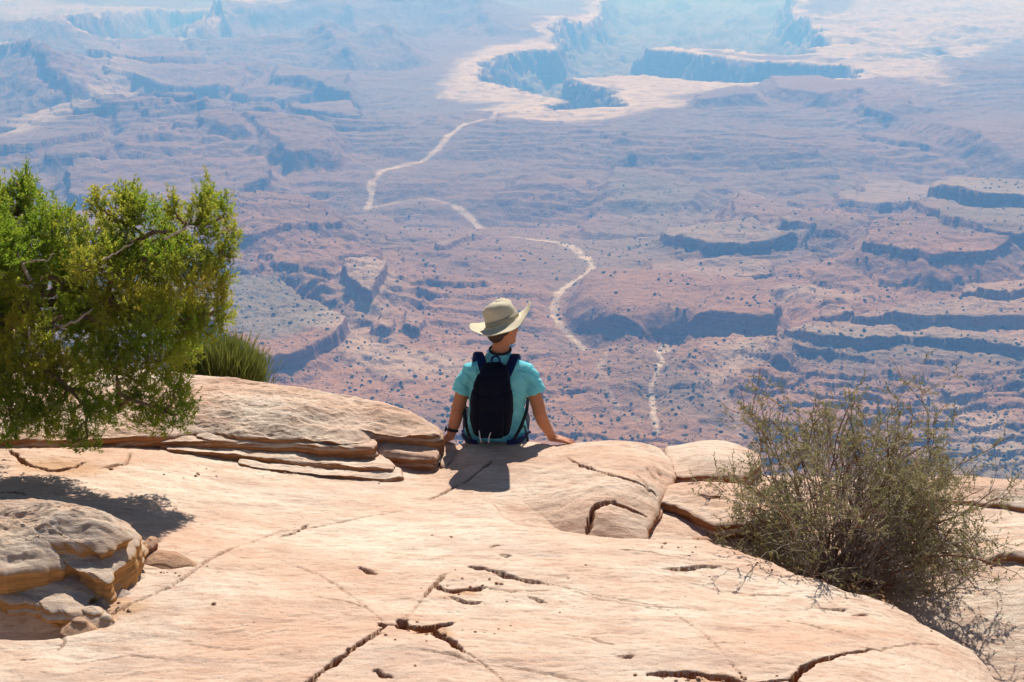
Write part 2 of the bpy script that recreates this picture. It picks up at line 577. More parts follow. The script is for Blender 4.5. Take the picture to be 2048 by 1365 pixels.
for pts, vv in (([(1570, 60), (1700, 20), (1800, -30), (2300, -30), (2300, 60), (2048, 75), (1900, 110), (1860, 150), (1900, 190), (1760, 160), (1650, 118)], .75),
                ([(1130, 148), (1330, 132), (1575, 150), (1500, 172), (1330, 190), (1380, 214), (1240, 250), (1060, 262), (1010, 250), (1100, 238), (1250, 225), (1270, 205), (1255, 180)], .8),
                ([(880, 180), (940, 110), (1100, 78), (1110, 55), (1190, 20), (1215, 22), (1180, 55), (1095, 96), (975, 118), (950, 160), (1080, 190), (1095, 205), (1030, 236), (960, 220), (1000, 195), (930, 190)], .8),
                ([(470, 34), (600, 14), (760, 0), (1000, -18), (900, 10), (780, 22), (620, 36), (480, 42)], .8),
                ([(0, 2), (230, 18), (330, 14), (200, 60), (100, 84), (0, 40)], .45),
                ([(1380, 16), (1320, 36), (1600, 30), (1600, 14)], .15),
                ([(60, 245), (190, 205), (270, 190), (220, 240), (110, 272), (0, 295)], .6),
                ([(200, 100), (255, 110), (235, 150), (265, 190), (205, 200), (215, 150)], .5)):
    paint(pts, vv, 35 if vv > .5 else 90)
# striped slickrock at the far right
st = blob(1780, 70, 330, 70, 3) * sstep(.10, .35, fbm(wx * 3.2 + wy * 2.0, wy * 9.5, 4, 81))
Z += 22 * st
# --- benches and scarps
ridge([(60, 112), (200, 70), (330, 58), (430, 44), (520, 52), (640, 46), (740, 30), (860, 26), (930, 46), (1010, 90)], 44, .045, .10, .15)
ridge([(395, 70), (425, 44), (440, 44), (470, 62)], 20, .012, .012, .3)
ridge([(560, 62), (640, 90), (700, 130)], 24, .02, .02, .1)
ridge([(690, 50), (740, 80), (830, 130)], 24, .02, .02, .1)
for pts, h, tl in (
        ([(210, 122), (290, 124), (365, 122), (360, 98), (250, 96)], 20, .5), ([(180, 152), (290, 156), (420, 148), (400, 128), (200, 130)], 20, .5),
        ([(210, 182), (330, 190), (500, 184), (490, 160), (240, 160)], 24, .6), ([(470, 190), (560, 200), (640, 190), (700, 176), (560, 152)], 18, .6),
        ([(280, 250), (400, 262), (380, 230), (290, 226)], 20, .5), ([(250, 300), (340, 306), (335, 290), (255, 288)], 12, .5),
        ([(550, 180), (700, 196), (690, 168), (560, 160)], 22, .6), ([(590, 240), (720, 246), (700, 200), (580, 210)], 22, .6),
        ([(460, 275), (580, 335), (660, 330), (670, 300), (560, 268), (470, 262)], 18, .7), ([(400, 300), (500, 310), (470, 288), (410, 286)], 12, .6),
        ([(-60, 330), (60, 330), (150, 312), (200, 300), (190, 268), (60, 280), (-60, 300)], 34, .7), ([(90, 345), (140, 350), (210, 336), (200, 322), (110, 325)], 20, .6),
        ([(130, 395), (260, 402), (420, 392), (540, 360), (530, 338), (350, 342), (140, 350)], 40, .6),
        ([(480, 455), (560, 452), (640, 448), (720, 432), (800, 418), (760, 396), (620, 400), (500, 420)], 22, .6),
        ([(455, 520), (560, 512), (650, 500), (660, 486), (560, 470), (450, 474)], 34, .7), ([(440, 570), (520, 560), (650, 522), (700, 516), (640, 500), (520, 505), (440, 520)], 34, .7),
        ([(880, 525), (930, 500), (965, 484), (955, 478), (905, 500), (875, 518)], 14, .4),
        ([(700, 646), (740, 658), (772, 640), (780, 612), (720, 602), (690, 620)], 32, .35), ([(752, 690), (780, 698), (788, 680), (770, 668)], 18, .3), ([(810, 690), (840, 696), (850, 676), (815, 668)], 16, .4),
                ([(1322, 520), (1400, 548), (1470, 552), (1540, 546), (1640, 528), (1500, 500), (1330, 500)], 24, .4),
        ([(1310, 605), (1420, 605), (1540, 598), (1530, 574), (1400, 566), (1300, 575)], 14, .4),
        ([(1160, 440), (1250, 452), (1390, 440), (1370, 400), (1300, 385), (1200, 396)], 20, .8),
       
        ([(1460, 450), (1560, 520), (1700, 545), (1740, 520), (1680, 470), (1560, 440), (1480, 405)], 26, .7),
        ([(1215, 390), (1360, 400), (1420, 378), (1300, 345), (1230, 350)], 20, .9),
        ([(1720, 590), (1850, 618), (1960, 610), (2010, 590), (1900, 545), (1740, 540)], 50, .75),
        ([(1820, 460), (1860, 500), (1960, 560), (2120, 575), (2200, 500), (2200, 430), (1900, 425)], 50, .7), ([(1850, 432), (1960, 470), (2120, 470), (2200, 400), (1900, 402)], 44, .25),
        ([(1725, 378), (1850, 385), (1950, 380), (1900, 358), (1730, 356)], 18, .4), ([(1670, 412), (1760, 418), (1850, 412), (1840, 396), (1680, 392)], 16, .4), ([(1650, 445), (1740, 450), (1740, 430), (1660, 426)], 14, .5),
        ([(1725, 278), (1830, 298), (1960, 312), (1950, 290), (1800, 262)], 18, .6), ([(1725, 236), (1790, 242), (1850, 240), (1800, 220), (1720, 216)], 16, .6),
        ([(1820, 250), (1900, 290), (2050, 330), (2250, 320), (2250, 220), (1950, 225)], 44, .95), ([(1390, 232), (1440, 230), (1520, 228), (1470, 205), (1400, 212)], 20, .8),
        ([(1560, 215), (1640, 225), (1720, 215), (1640, 185), (1540, 180)], 24, .9),
        ([(1560, 726), (1640, 748), (1720, 752), (1850, 742), (1980, 752), (2150, 750), (2150, 700), (1900, 700), (1750, 712), (1600, 712)], 24, .4),
        ([(1690, 706), (1800, 716), (1960, 712), (2150, 716), (2150, 668), (1960, 670), (1830, 684)], 26, .4), ([(1920, 668), (1990, 676), (2100, 668), (2100, 640), (1940, 644)], 26, .3),
        ([(1630, 696), (1700, 692), (1700, 680), (1640, 684)], 12, .4),
        ([(1760, 800), (1850, 812), (1900, 838), (1960, 830), (1900, 795), (1780, 784)], 16, .6), ([(1480, 800), (1580, 830), (1600, 815), (1520, 785)], 12, .5)):
    mesa(pts, h, tl, tone=.2 if tl < .5 else 0.0)
mesa([(1130, 664), (1200, 682), (1290, 700), (1400, 694), (1470, 702), (1550, 708), (1560, 688), (1500, 640), (1420, 622), (1300, 606), (1180, 598), (1140, 636)], 48, .5, calm=.93, ragged=.8)
# lower-left promontory above its shadowed cliff
sdp = mesa([(380, 640), (420, 700), (480, 752), (530, 790), (600, 772), (676, 730), (690, 704), (640, 670), (560, 636), (460, 625)], 58, .5, calm=.93)
Z -= 0
paint([(400, 640), (460, 720), (540, 748), (640, 720), (668, 690), (560, 620), (440, 600)], 1.0, 12, 'green')
# talus hill at the far left, with a pale ledge
ridge([(-320, 185), (-60, 150), (40, 160), (120, 205), (180, 225)], 80, .05, .08, .2, .15)
paint([(-40, 138), (60, 128), (75, 150), (20, 165), (-40, 160)], .8, 25)
# a lone butte on the skyline of the far plain
sdb, myb, mb = region([(798, 52), (832, 54), (838, 44), (800, 42)], .2)
Z[mb] += 30 / F * myb * sstep(-50, 8, sdb) + 46 / F * myb * sstep(-420, 0, sdb)
# mounds
for (u, v, ru, rv, h) in ((1480, 218, 60, 18, 16), (1320, 250, 90, 14, 10), (1700, 330, 160, 22, 14), (600, 300, 120, 30, 14), (1540, 640, 120, 22, 10), (1100, 345, 200, 18, 12), (860, 380, 110, 14, 12)):
    Z += h / F * D / math.tan(PITCH + math.atan((v - 682.5) / F)) * blob(u, v, ru, rv)
# washes
W1 = [(1311, 900), (1302, 850), (1300, 822), (1312, 795), (1322, 770), (1312, 748), (1322, 728), (1334, 704)]
wash(W1, 9, .8, 4, .5); wash([(1322, 752), (1328, 730), (1334, 705)], 22, .5, 1)
wash([(1180, 700), (1140, 672), (1112, 652), (1106, 632), (1118, 606), (1140, 585), (1168, 568), (1186, 548), (1178, 526)], 11, .8, 4, .5)
wash([(1178, 526), (1168, 506), (1150, 488), (1110, 478), (1040, 468), (960, 462), (860, 456), (790, 452), (762, 444), (800, 432), (880, 426), (950, 420), (972, 408), (962, 390), (930, 380), (905, 374)], 14, .9, 1, .6, 1.0, .024)
wash([(735, 372), (745, 350), (768, 334), (756, 322), (800, 312), (850, 304), (890, 290), (905, 275), (950, 258), (985, 248)], 11, .85, 3, .8)
wash([(985, 248), (1010, 232), (1030, 215)], 9, .8, 0, .8, 0)
wash([(880, 186), (905, 160), (940, 128), (985, 108)], 5, .7, 0, 1, 0)
wash([(905, 374), (860, 366), (790, 368), (735, 372)], 7, .5, 2)
wash([(1290, 190), (1320, 196), (1340, 210), (1300, 232), (1200, 246), (1060, 252)], 7, .7, 0, 1, 0)
wash([(1210, 812), (1195, 790), (1215, 765), (1205, 745)], 9, .3, 1); wash([(1280, 880), (1240, 868), (1215, 835), (1195, 812)], 8, .25, 1)
wash([(1480, 905), (1470, 860), (1420, 830), (1440, 780), (1500, 740)], 9, .2, 1)
# pale slickrock ledges, low ground
for p in ([(1430, 760), (1500, 720), (1540, 735), (1500, 790), (1440, 820)], [(1500, 640), (1640, 632), (1700, 652), (1600, 660)], [(700, 610), (790, 600), (800, 640), (760, 680), (690, 650)],
          [(1860, 830), (2000, 850), (2100, 900), (1960, 900)], [(620, 700), (720, 660), (800, 720), (960, 740), (900, 780), (760, 770)], [(1480, 405), (1560, 440), (1700, 470), (1640, 440), (1540, 415)]):
    paint(p, .42, 25)
for p, v in (([(1360, 760), (1240, 720), (1300, 870), (1420, 880)], .5), ([(1850, 880), (2100, 880), (2150, 990), (1900, 990)], 1.0), ([(1200, 350), (1420, 370), (1420, 410), (1230, 400)], .7),
             ([(1850, 430), (2100, 420), (2150, 580), (1900, 540)], .7), ([(1060, 460), (1380, 400), (1460, 520), (1140, 620)], .4), ([(1560, 720), (2048, 750), (2048, 790), (1600, 770)], .6)):
    paint(p, v, 40, 'green')

# broken ledges and rubble down near
rub = fbm(wx * 40, wy * 40, 5, 91, .62)
Z += sstep(2600, 900, YY) * (1.5 * rub + 1.8 * bench(rub + .3 * n2, .22, 1.0, .08) * amp)
Z += .7 * fbm(wx * 90, wy * 90, 3, 93) * sstep(3500, 1000, YY)
Z = -D + Z
Z = Z * (1 - wn) + (nearp + 8 * warp1 * sstep(0, .2, wn)) * wn
# mesas closing the far distance
far = sstep(14000, 17000, YY) * sstep(-.15, .25, fbm(wx * .16, wy * .22, 5, 99))
Z = Z + far * 330 + sstep(19000, 21000, YY + 900 * fbm(wx * .3, wy * .1, 3, 98)) * 120
VALLEY = (XX, YY, Z)

mv, nt, b = new_mat('canyon ground', .95, .05)
geo = N(nt, 'ShaderNodeNewGeometry'); co = geo.outputs['Position']
big = noise(nt, co, .0016, 7, .62); mid = noise(nt, co, .012, 8, .7); fin = noise(nt, co, .09, 5, .7)
mud = (.182, .135, .108); redd = (.25, .15, .102); palec = (.60, .47, .36); greyc = (.22, .185, .135)
c = mix(nt, ramp(nt, big, [(.4, 0.0), (.6, 1.0)]), mud, redd)
c = mix(nt, ramp(nt, mid, [(.35, 0.0), (.7, .7)]), c, (.17, .105, .085))
c = mix(nt, ramp(nt, fin, [(.45, 0.0), (.75, .55)]), c, (.40, .24, .155))
ru = N(nt, 'ShaderNodeAttribute', attribute_name='rust')
c = mix(nt, math_n(nt, 'MULTIPLY', ru.outputs['Fac'], .75), c, mix(nt, fin, (.28, .125, .055), (.50, .27, .15)))
at = N(nt, 'ShaderNodeAttribute', attribute_name='green')
c = mix(nt, math_n(nt, 'MULTIPLY', at.outputs['Fac'], .8), c, greyc)
spk = noise(nt, co, .16, 3, .6)
c = mix(nt, math_n(nt, 'MULTIPLY', ramp(nt, spk, [(.56, 0.0), (.63, 1.0)]), math_n(nt, 'ADD', math_n(nt, 'MULTIPLY', at.outputs['Fac'], .5), .3)), c, (.10, .095, .06))
at = N(nt, 'ShaderNodeAttribute', attribute_name='pale')
pm = math_n(nt, 'MULTIPLY', at.outputs['Fac'], ramp(nt, mid, [(.25, .55), (.5, 1.0)]))
c = mix(nt, pm, c, palec)
pspk = noise(nt, co, .03, 6, .75)
c = mix(nt, math_n(nt, 'MULTIPLY', at.outputs['Fac'], ramp(nt, pspk, [(.50, 0.0), (.58, .85)])), c, (.27, .19, .13))
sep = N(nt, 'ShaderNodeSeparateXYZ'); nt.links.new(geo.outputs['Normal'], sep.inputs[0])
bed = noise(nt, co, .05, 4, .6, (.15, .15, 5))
cl = mix(nt, ramp(nt, bed, [(.35, 0.0), (.6, 1.0)]), (.13, .07, .05), (.27, .14, .09))  # bedded cliff rock, colour darkened so scarps read as shaded bands
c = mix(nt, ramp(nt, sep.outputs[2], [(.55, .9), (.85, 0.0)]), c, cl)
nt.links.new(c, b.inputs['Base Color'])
bp = N(nt, 'ShaderNodeBump'); bp.inputs['Strength'].default_value = .9; bp.inputs['Distance'].default_value = 1
nt.links.new(math_n(nt, 'ADD', math_n(nt, 'MULTIPLY', mid, 14), math_n(nt, 'ADD', math_n(nt, 'MULTIPLY', fin, 3), math_n(nt, 'MULTIPLY', pspk, 5))), bp.inputs['Height'])
nt.links.new(bp.outputs[0], b.inputs['Normal'])

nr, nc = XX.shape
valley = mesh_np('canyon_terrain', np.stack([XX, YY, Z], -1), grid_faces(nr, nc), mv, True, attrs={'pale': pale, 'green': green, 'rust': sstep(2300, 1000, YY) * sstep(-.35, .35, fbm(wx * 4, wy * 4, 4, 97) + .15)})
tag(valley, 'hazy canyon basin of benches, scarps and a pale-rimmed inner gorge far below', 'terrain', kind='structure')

# desert scrub dotted over the nearer ground
iv, if_ = ico_()
ns = 21000
uu = rng.uniform(-150, 2200, ns); vv = 930 - 560 * rng.uniform(0, 1, ns) ** 1.2
keep = fbm(uu / 90, vv / 40, 3, 111) + .35 * rng.uniform(-1, 1, ns) > .02
keep |= (uu > 1750) & (vv > 840) | (rng.uniform(0, 1, ns) < .07)
uu, vv = uu[keep], vv[keep]
ri = np.array([P(a, b_, -D)[:2] for a, b_ in zip(uu, vv)])
row = np.interp(ri[:, 1], ys, np.arange(len(ys))).astype(int)
tt = ri[:, 0] / ri[:, 1] * math.cos(PITCH)
colx = np.clip(np.interp(tt, ta, np.arange(len(ta))).astype(int), 0, nc - 2)
zz = Z[row, colx]; px_, py_ = XX[row, colx], YY[row, colx]
ok = np.abs(Z[np.minimum(row + 1, nr - 1), colx] - zz) < 3
px_, py_, zz = px_[ok], py_[ok], zz[ok]
m_ = len(px_)
sz = np.exp(rng.normal(-.05, .62, m_)) * .8
sz = np.minimum(sz, 2.0)
vt = iv[None] * sz[:, None, None] * rng.uniform(.6, 1.3, (m_, 12, 1)) * np.array([1, 1, .8])
vt = vt + np.stack([px_, py_, zz + sz * .25], -1)[:, None, :]
ft = if_[None] + (np.arange(m_) * 12)[:, None, None]
M_scrub = simple('scrub green', (.085, .085, .05), .95, .05, .4, .2)
scrub = mesh_np('desert_scrub', vt.reshape(-1, 3), ft.reshape(-1, 3), M_scrub, False)
tag(scrub, 'dark desert scrub dotted over the canyon floor far below', 'scrub', kind='stuff')
# ------------------------------------------------------------------ the sandstone overlook
def pts3(lst):
    return np.array([P(u, v, z) for u, v, z in lst])


left_ctl = [(-500, 1365, .5), (0, 1365, .42), (500, 1365, .40), (300, 1150, .38), (700, 1150, .30), (0, 1150, .40), (-400, 1100, .42), (0, 900, .32), (300, 930, .25), (500, 965, .13), (700, 972, .075), (860, 1000, .08),
            (750, 925, .02), (830, 935, .0), (880, 935, -.02), (600, 905, .06), (450, 900, .12), (300, 885, .20), (0, 850, .32), (600, 1060, .20), (800, 1060, .17), (-500, 880, .35), (1024, 1365, .35)]
Zn = rbf(pts3(left_ctl + [(1500, 1365, .28), (1900, 1365, .12), (1024, 1200, .27), (1024, 1100, .22), (1300, 1180, .22), (1500, 1200, .16), (960, 990, .08), (1040, 1040, .14), (1240, 1065, .15), (1440, 1082, .14),
                          (1560, 1130, .12), (1700, 1187, .10), (1830, 1232, .05), (1960, 1312, -.01), (2048, 1400, -.1), (1300, 1365, .31)]))
Zl = rbf(pts3(left_ctl + [(930, 897, .10), (985, 897, .105), (1045, 897, .09), (985, 925, .085), (900, 960, .03), (980, 990, .06), (1100, 1050, .0), (1240, 1065, -.05), (1440, 1080, -.12), (1560, 1130, -.20), (1700, 1185, -.26),
                          (1830, 1230, -.30), (1960, 1310, -.36), (2048, 1400, -.42), (2048, 1200, -.22), (2048, 1000, -.18), (1900, 1000, -.17), (1700, 1000, -.16), (1500, 1000, -.14), (1400, 950, -.08), (1200, 900, -.02), (2400, 1300, -.3), (2400, 1000, -.2)]))
crest = [(820, 1010, .11), (880, 992, .1), (935, 984, .085), (965, 990, .08), (1000, 1015, .11), (1040, 1038, .14), (1130, 1054, .14), (1200, 1062, .14), (1310, 1068, .13), (1420, 1078, .105), (1455, 1095, .1), (1510, 1112, .09), (1560, 1130, .08),
         (1590, 1148, .07), (1640, 1158, .06), (1700, 1187, .04), (1735, 1190, .035), (1775, 1205, .02), (1830, 1232, .0), (1850, 1252, -.01), (1900, 1272, -.03), (1960, 1312, -.06), (1990, 1350, -.08), (2030, 1420, -.1), (2100, 1700, -.12)]
cxy = [tuple(p[:2]) for p in pts3(crest)]
near_poly = cxy + [(3.0, -4), (-9, -4), (-9, 7.0), (-1.5, 7.0)]
rim = [(-2200, 752, .32), (-600, 752, .32), (370, 765, .28), (700, 800, .2), (880, 880, .02), (950, 893, 0), (1060, 894, 0), (1120, 892, -.01), (1350, 898, -.04), (1510, 930, -.1), (1700, 945, -.15), (1900, 962, -.17), (2048, 972, -.2), (2600, 990, -.26), (4200, 1010, -.3)]
rxy = [tuple(p[:2]) for p in pts3(rim)]
rock_poly = rxy + [(14, -9), (-14, -9)]


def base_z(x, y):
    a = Zn(x, y); b = Zl(x, y)
    a = np.maximum(a, b)
    w1 = fbm(x * 3, y * 3, 4, 201); w2 = fbm(x * 14, y * 14, 4, 202)
    sd = poly_sd(x, y, near_poly) + .03 * w1 + .012 * w2
    # the near sheet ends in a rounded brow over two thin beds
    s = .55 * sstep(-.03, .0, sd) + .45 * sstep(-.012, .02, sd)
    z = b + (a - b) * s - .045 * np.exp(-np.clip(sd, 0, 9) / .07) * s * sstep(.03, .1, a - b)
    # bedding: long shallow undulations and small stepped sheets
    q = fbm(x * 1.1 + .25 * y, y * 2.4 - x * .5, 5, 203, .55)
    z = z + .026 * q + .003 * fbm(x * 5 + y, y * 11 - x * 2, 4, 204, .6)
    t = fbm(x * .9 + .3 * w1 * .3, y * 1.9 - x * .45, 4, 205)
    k = t / .13
    z = z + .0028 * (np.floor(k) + sstep(.47, .53, k - np.floor(k)) - k)
    z = z + .0025 * w2 + .0035 * fbm(x * 26, y * 34, 4, 207, .65) + .004 * np.minimum(0, fbm(x * 9, y * 16, 4, 208, .6) + .18)
    return z


def edge_z(x, y, z):
    sd = poly_sd(x, y, rock_poly) + .04 * fbm(x * 4, y * 4, 4, 206)
    o = np.clip(-sd, 0, 9)
    z = z - .04 * np.exp(-np.clip(sd, 0, 9) / .06)
    fall = np.where(o < .15, o * 2.0, .3 + (o - .15) * 7)
    st = fall + .35 * (sstep(.3, .7, (fall / .5) % 1.0) - .5) * sstep(.1, .6, fall)
    return z - np.minimum(st, 60)


def hit(u, v, fn=base_z, z0=.1):
    z = z0
    for _ in range(5):
        p = P(u, v, z)
        z = float(fn(np.array([p[0]]), np.array([p[1]]))[0])
    return P(u, v, z)


CR = []


def crack(pts, w=.012, dep=.05, ramp_=3.0, z0=.2):
    w *= .75
    CR.append(([tuple(hit(u, v, base_z, z0)[:2]) for u, v in pts], w, dep, ramp_))


for c_ in (
    ([(560, 1420), (615, 1366), (655, 1335), (690, 1310), (725, 1285), (762, 1260), (775, 1250)], .016, .10, 1.2),
    ([(758, 1252), (770, 1251)], .030, .10, 1.2), ([(798, 1240), (806, 1244), (812, 1254), (850, 1258), (880, 1252), (903, 1246)], .034, .10, 1.5), ([(798, 1240), (808, 1246)], .045, .12, 1.2),
    ([(868, 1262), (880, 1274), (905, 1286), (926, 1302)], .030, .11, 1.3), ([(775, 1250), (800, 1250)], .012, .05, 2),
    ([(1295, 1350), (1340, 1347), (1400, 1349), (1450, 1357), (1500, 1368)], .030, .13, 1.6),
    ([(1500, 1368), (1585, 1358), (1596, 1345), (1612, 1332), (1660, 1315), (1700, 1306), (1745, 1299), (1760, 1302)], .015, .10, 1.5), ([(1590, 1360), (1600, 1390)], .02, .08, 1.5),
    ([(938, 1133), (965, 1136), (1000, 1144), (1030, 1155), (1060, 1163), (1086, 1166)], .014, .06, 3), ([(872, 1168), (885, 1178), (905, 1182), (940, 1179), (968, 1174)], .017, .06, 2.5),
    ([(903, 1193), (925, 1202), (945, 1206), (962, 1204)], .013, .05, 2.5), ([(848, 1194), (860, 1178), (878, 1158), (890, 1148)], .010, .04, 2), ([(718, 1134), (732, 1139), (752, 1149)], .013, .04, 2.5),
    ([(560, 1075), (585, 1067), (600, 1060), (614, 1050)], .010, .035, 2), ([(1000, 1109), (1022, 1112)], .012, .035, 3), ([(980, 1096), (990, 1091), (1002, 1093)], .008, .03, 2),
    ([(1325, 1138), (1380, 1135), (1410, 1131), (1440, 1134)], .012, .03, 4), ([(1642, 1217), (1668, 1219), (1692, 1218)], .009, .035, 3), ([(1705, 1232), (1735, 1228)], .007, .03, 3),
    ([(752, 1338), (765, 1350), (782, 1354)], .022, .06, 2), ([(1058, 1194), (1075, 1199), (1092, 1206)], .008, .03, 3), ([(1236, 1313), (1265, 1312)], .009, .025, 3),
    ([(200, 1240), (300, 1192), (345, 1170), (385, 1142), (430, 1112), (480, 1092)], .008, .02, 3), ([(480, 1092), (560, 1062), (700, 1040), (820, 1020)], .006, .012, 3),
    ([(856, 1000), (880, 990), (900, 978), (916, 970)], .010, .03, 2), ([(925, 968), (955, 945), (985, 918)], .010, .035, 1.5), ([(20, 900), (50, 928), (100, 942), (150, 936), (170, 925)], .022, .07, 1.2),
    ([(200, 938), (250, 928), (262, 905)], .010, .03, 2), ([(0, 985), (30, 984), (55, 990)], .012, .05, 2), ([(120, 1262), (128, 1285), (118, 1300)], .006, .03, 2), ([(40, 1322), (70, 1320)], .010, .02, 3),
    ([(800, 1250), (830, 1215), (848, 1194)], .005, .012, 2), ([(1090, 1168), (1200, 1200), (1330, 1222)], .004, .008, 4), ([(1440, 1134), (1560, 1160)], .004, .01, 3),
    ([(840, 1300), (900, 1306), (960, 1330)], .008, .015, 3), ([(1000, 1330), (1120, 1352), (1180, 1370)], .006, .012, 3), ([(610, 925), (700, 940), (800, 950)], .008, .02, 2),
    ([(966, 1174), (1020, 1184), (1100, 1182)], .005, .014, 2), ([(926, 1302), (975, 1336), (1015, 1372)], .006, .018, 1.5), ([(1086, 1166), (1200, 1192), (1320, 1214), (1440, 1222)], .0045, .010, 3),
    ([(1330, 1216), (1400, 1262), (1450, 1310), (1495, 1366)], .0045, .012, 2), ([(775, 1250), (700, 1190), (640, 1150), (560, 1120)], .0045, .010, 3), ([(1760, 1302), (1830, 1288), (1880, 1290)], .006, .016, 2),
    ([(1240, 1100), (1300, 1104), (1380, 1120)], .006, .015, 3), ([(380, 1290), (450, 1300), (520, 1296)], .006, .008, 4), ([(150, 1330), (260, 1310), (330, 1318)], .006, .010, 3), ([(640, 1195), (700, 1205), (740, 1220)], .006, .010, 3),
    ([(1130, 1270), (1180, 1276), (1230, 1290)], .006, .010, 3), ([(1560, 1240), (1620, 1250), (1700, 1270)], .006, .012, 3), ([(1440, 1180), (1500, 1190), (1580, 1192)], .006, .012, 3),
):
    crack(*c_)


def crack_field(x, y, CR=CR):
    dz = np.zeros_like(x); cv = np.zeros_like(x)
    for pts, w, dep, rp in CR:
        a = np.array(pts); lo = a.min(0) - .15; hi = a.max(0) + .15
        m = np.nonzero((x > lo[0]) & (x < hi[0]) & (y > lo[1]) & (y < hi[1]))
        if len(m[0]) == 0: continue
        xx, yy = x[m], y[m]
        nx = .014 * fbm(xx * 22, yy * 22, 4, 211, .75); ny = .014 * fbm(xx * 22, yy * 22, 4, 212, .75)
        d, par, side = seg_dist(xx + nx, yy + ny, pts)
        if a[-1][0] < a[0][0]: side = -side
        if len(pts) == 2 and abs(a[1][1] - a[0][1]) > abs(a[1][0] - a[0][0]): side = -side
        ww = w * (1 + .9 * fbm(xx * 9, yy * 9, 2, 213)) * (.35 + .65 * sstep(0, .15, par) * sstep(1, .8, par))
        ww = np.where(side < 0, ww * rp, ww)           # gentle ramp on the camera side
        f = np.clip(1 - d / np.maximum(ww, .002), 0, 1)
        f = np.where(side < 0, f ** 1.3, sstep(0, .45, f))
        dz[m] = np.maximum(dz[m], dep * f); cv[m] = np.maximum(cv[m], sstep(.2, 1, f) * min(1, dep / .05))
    return dz, cv


def axis(lo, a, b, hi, st, n):
    l = a - np.geomspace(st, a - lo, n)[::-1]; r_ = b + np.geomspace(st, hi - b, n)
    return np.concatenate([l, np.arange(a, b, st), r_])


ax = axis(-11, -3.35, 3.4, 12, .0068, 45); ay = axis(-5, 4.75, 9.15, 13.5, .0068, 45)
GX, GY = np.meshgrid(ax, ay)
GZ = base_z(GX, GY)
dz_, cv_ = crack_field(GX, GY)
# hollow of drifted sand behind the brow, where the bush is rooted
GZ = edge_z(GX, GY, GZ - dz_)
# hollow scooped under the boulder at the far left
pc = P(20, 1275, .33)
hol = np.exp(-(((GX - pc[0]) / .30) ** 2 + ((GY - pc[1]) / .13) ** 2) ** 1.5)
GZ -= .12 * hol
pb = P(1640, 1150, -.15)
dd_ = np.hypot((GX - pb[0] - .05) / 1.5, (GY - pb[1] - .02)) + .10 * fbm(GX * 6, GY * 6, 4, 221)
SAND = sstep(.30, .16, dd_) * sstep(.02, -.03, poly_sd(GX, GY, near_poly) + .02 * fbm(GX * 20, GY * 20, 2, 222))
for (u_, v_, r_) in ((860, 1262, .05), (1420, 1358, .06), (930, 1185, .04), (215, 1215, .10), (120, 935, .12)):
    q_ = hit(u_, v_)
    SAND = np.maximum(SAND, .7 * sstep(r_ * 1.6, r_ * .4, np.hypot((GX - q_[0]) / 1.8, GY - q_[1]) + .05 * fbm(GX * 14, GY * 14, 3, 223)))
ground = mesh_np('rock_ledge_ground', np.stack([GX, GY, GZ], -1), grid_faces(*GX.shape), M_rock, True, attrs={'crack': np.maximum(cv_, 0), 'sand': SAND})
tag(ground, 'broad pale sandstone ledge with dark cracks running to the canyon rim', 'rock ledge', kind='structure')


def smooth_loop(pts, step=.012, it=2):
    p = np.asarray(pts, float)
    for _ in range(it):
        q = np.roll(p, -1, 0)
        p = np.stack([p * .75 + q * .25, p * .25 + q * .75], 1).reshape(-1, p.shape[1])
    L = np.concatenate([[0], np.cumsum(np.linalg.norm(np.diff(np.vstack([p, p[:1]])[:, :2], axis=0), axis=1))])
    n = int(L[-1] / step)
    s = np.linspace(0, L[-1], n, endpoint=False)
    pc_ = np.vstack([p, p[:1]])
    return np.stack([np.interp(s, L, pc_[:, i]) for i in range(p.shape[1])], 1), s


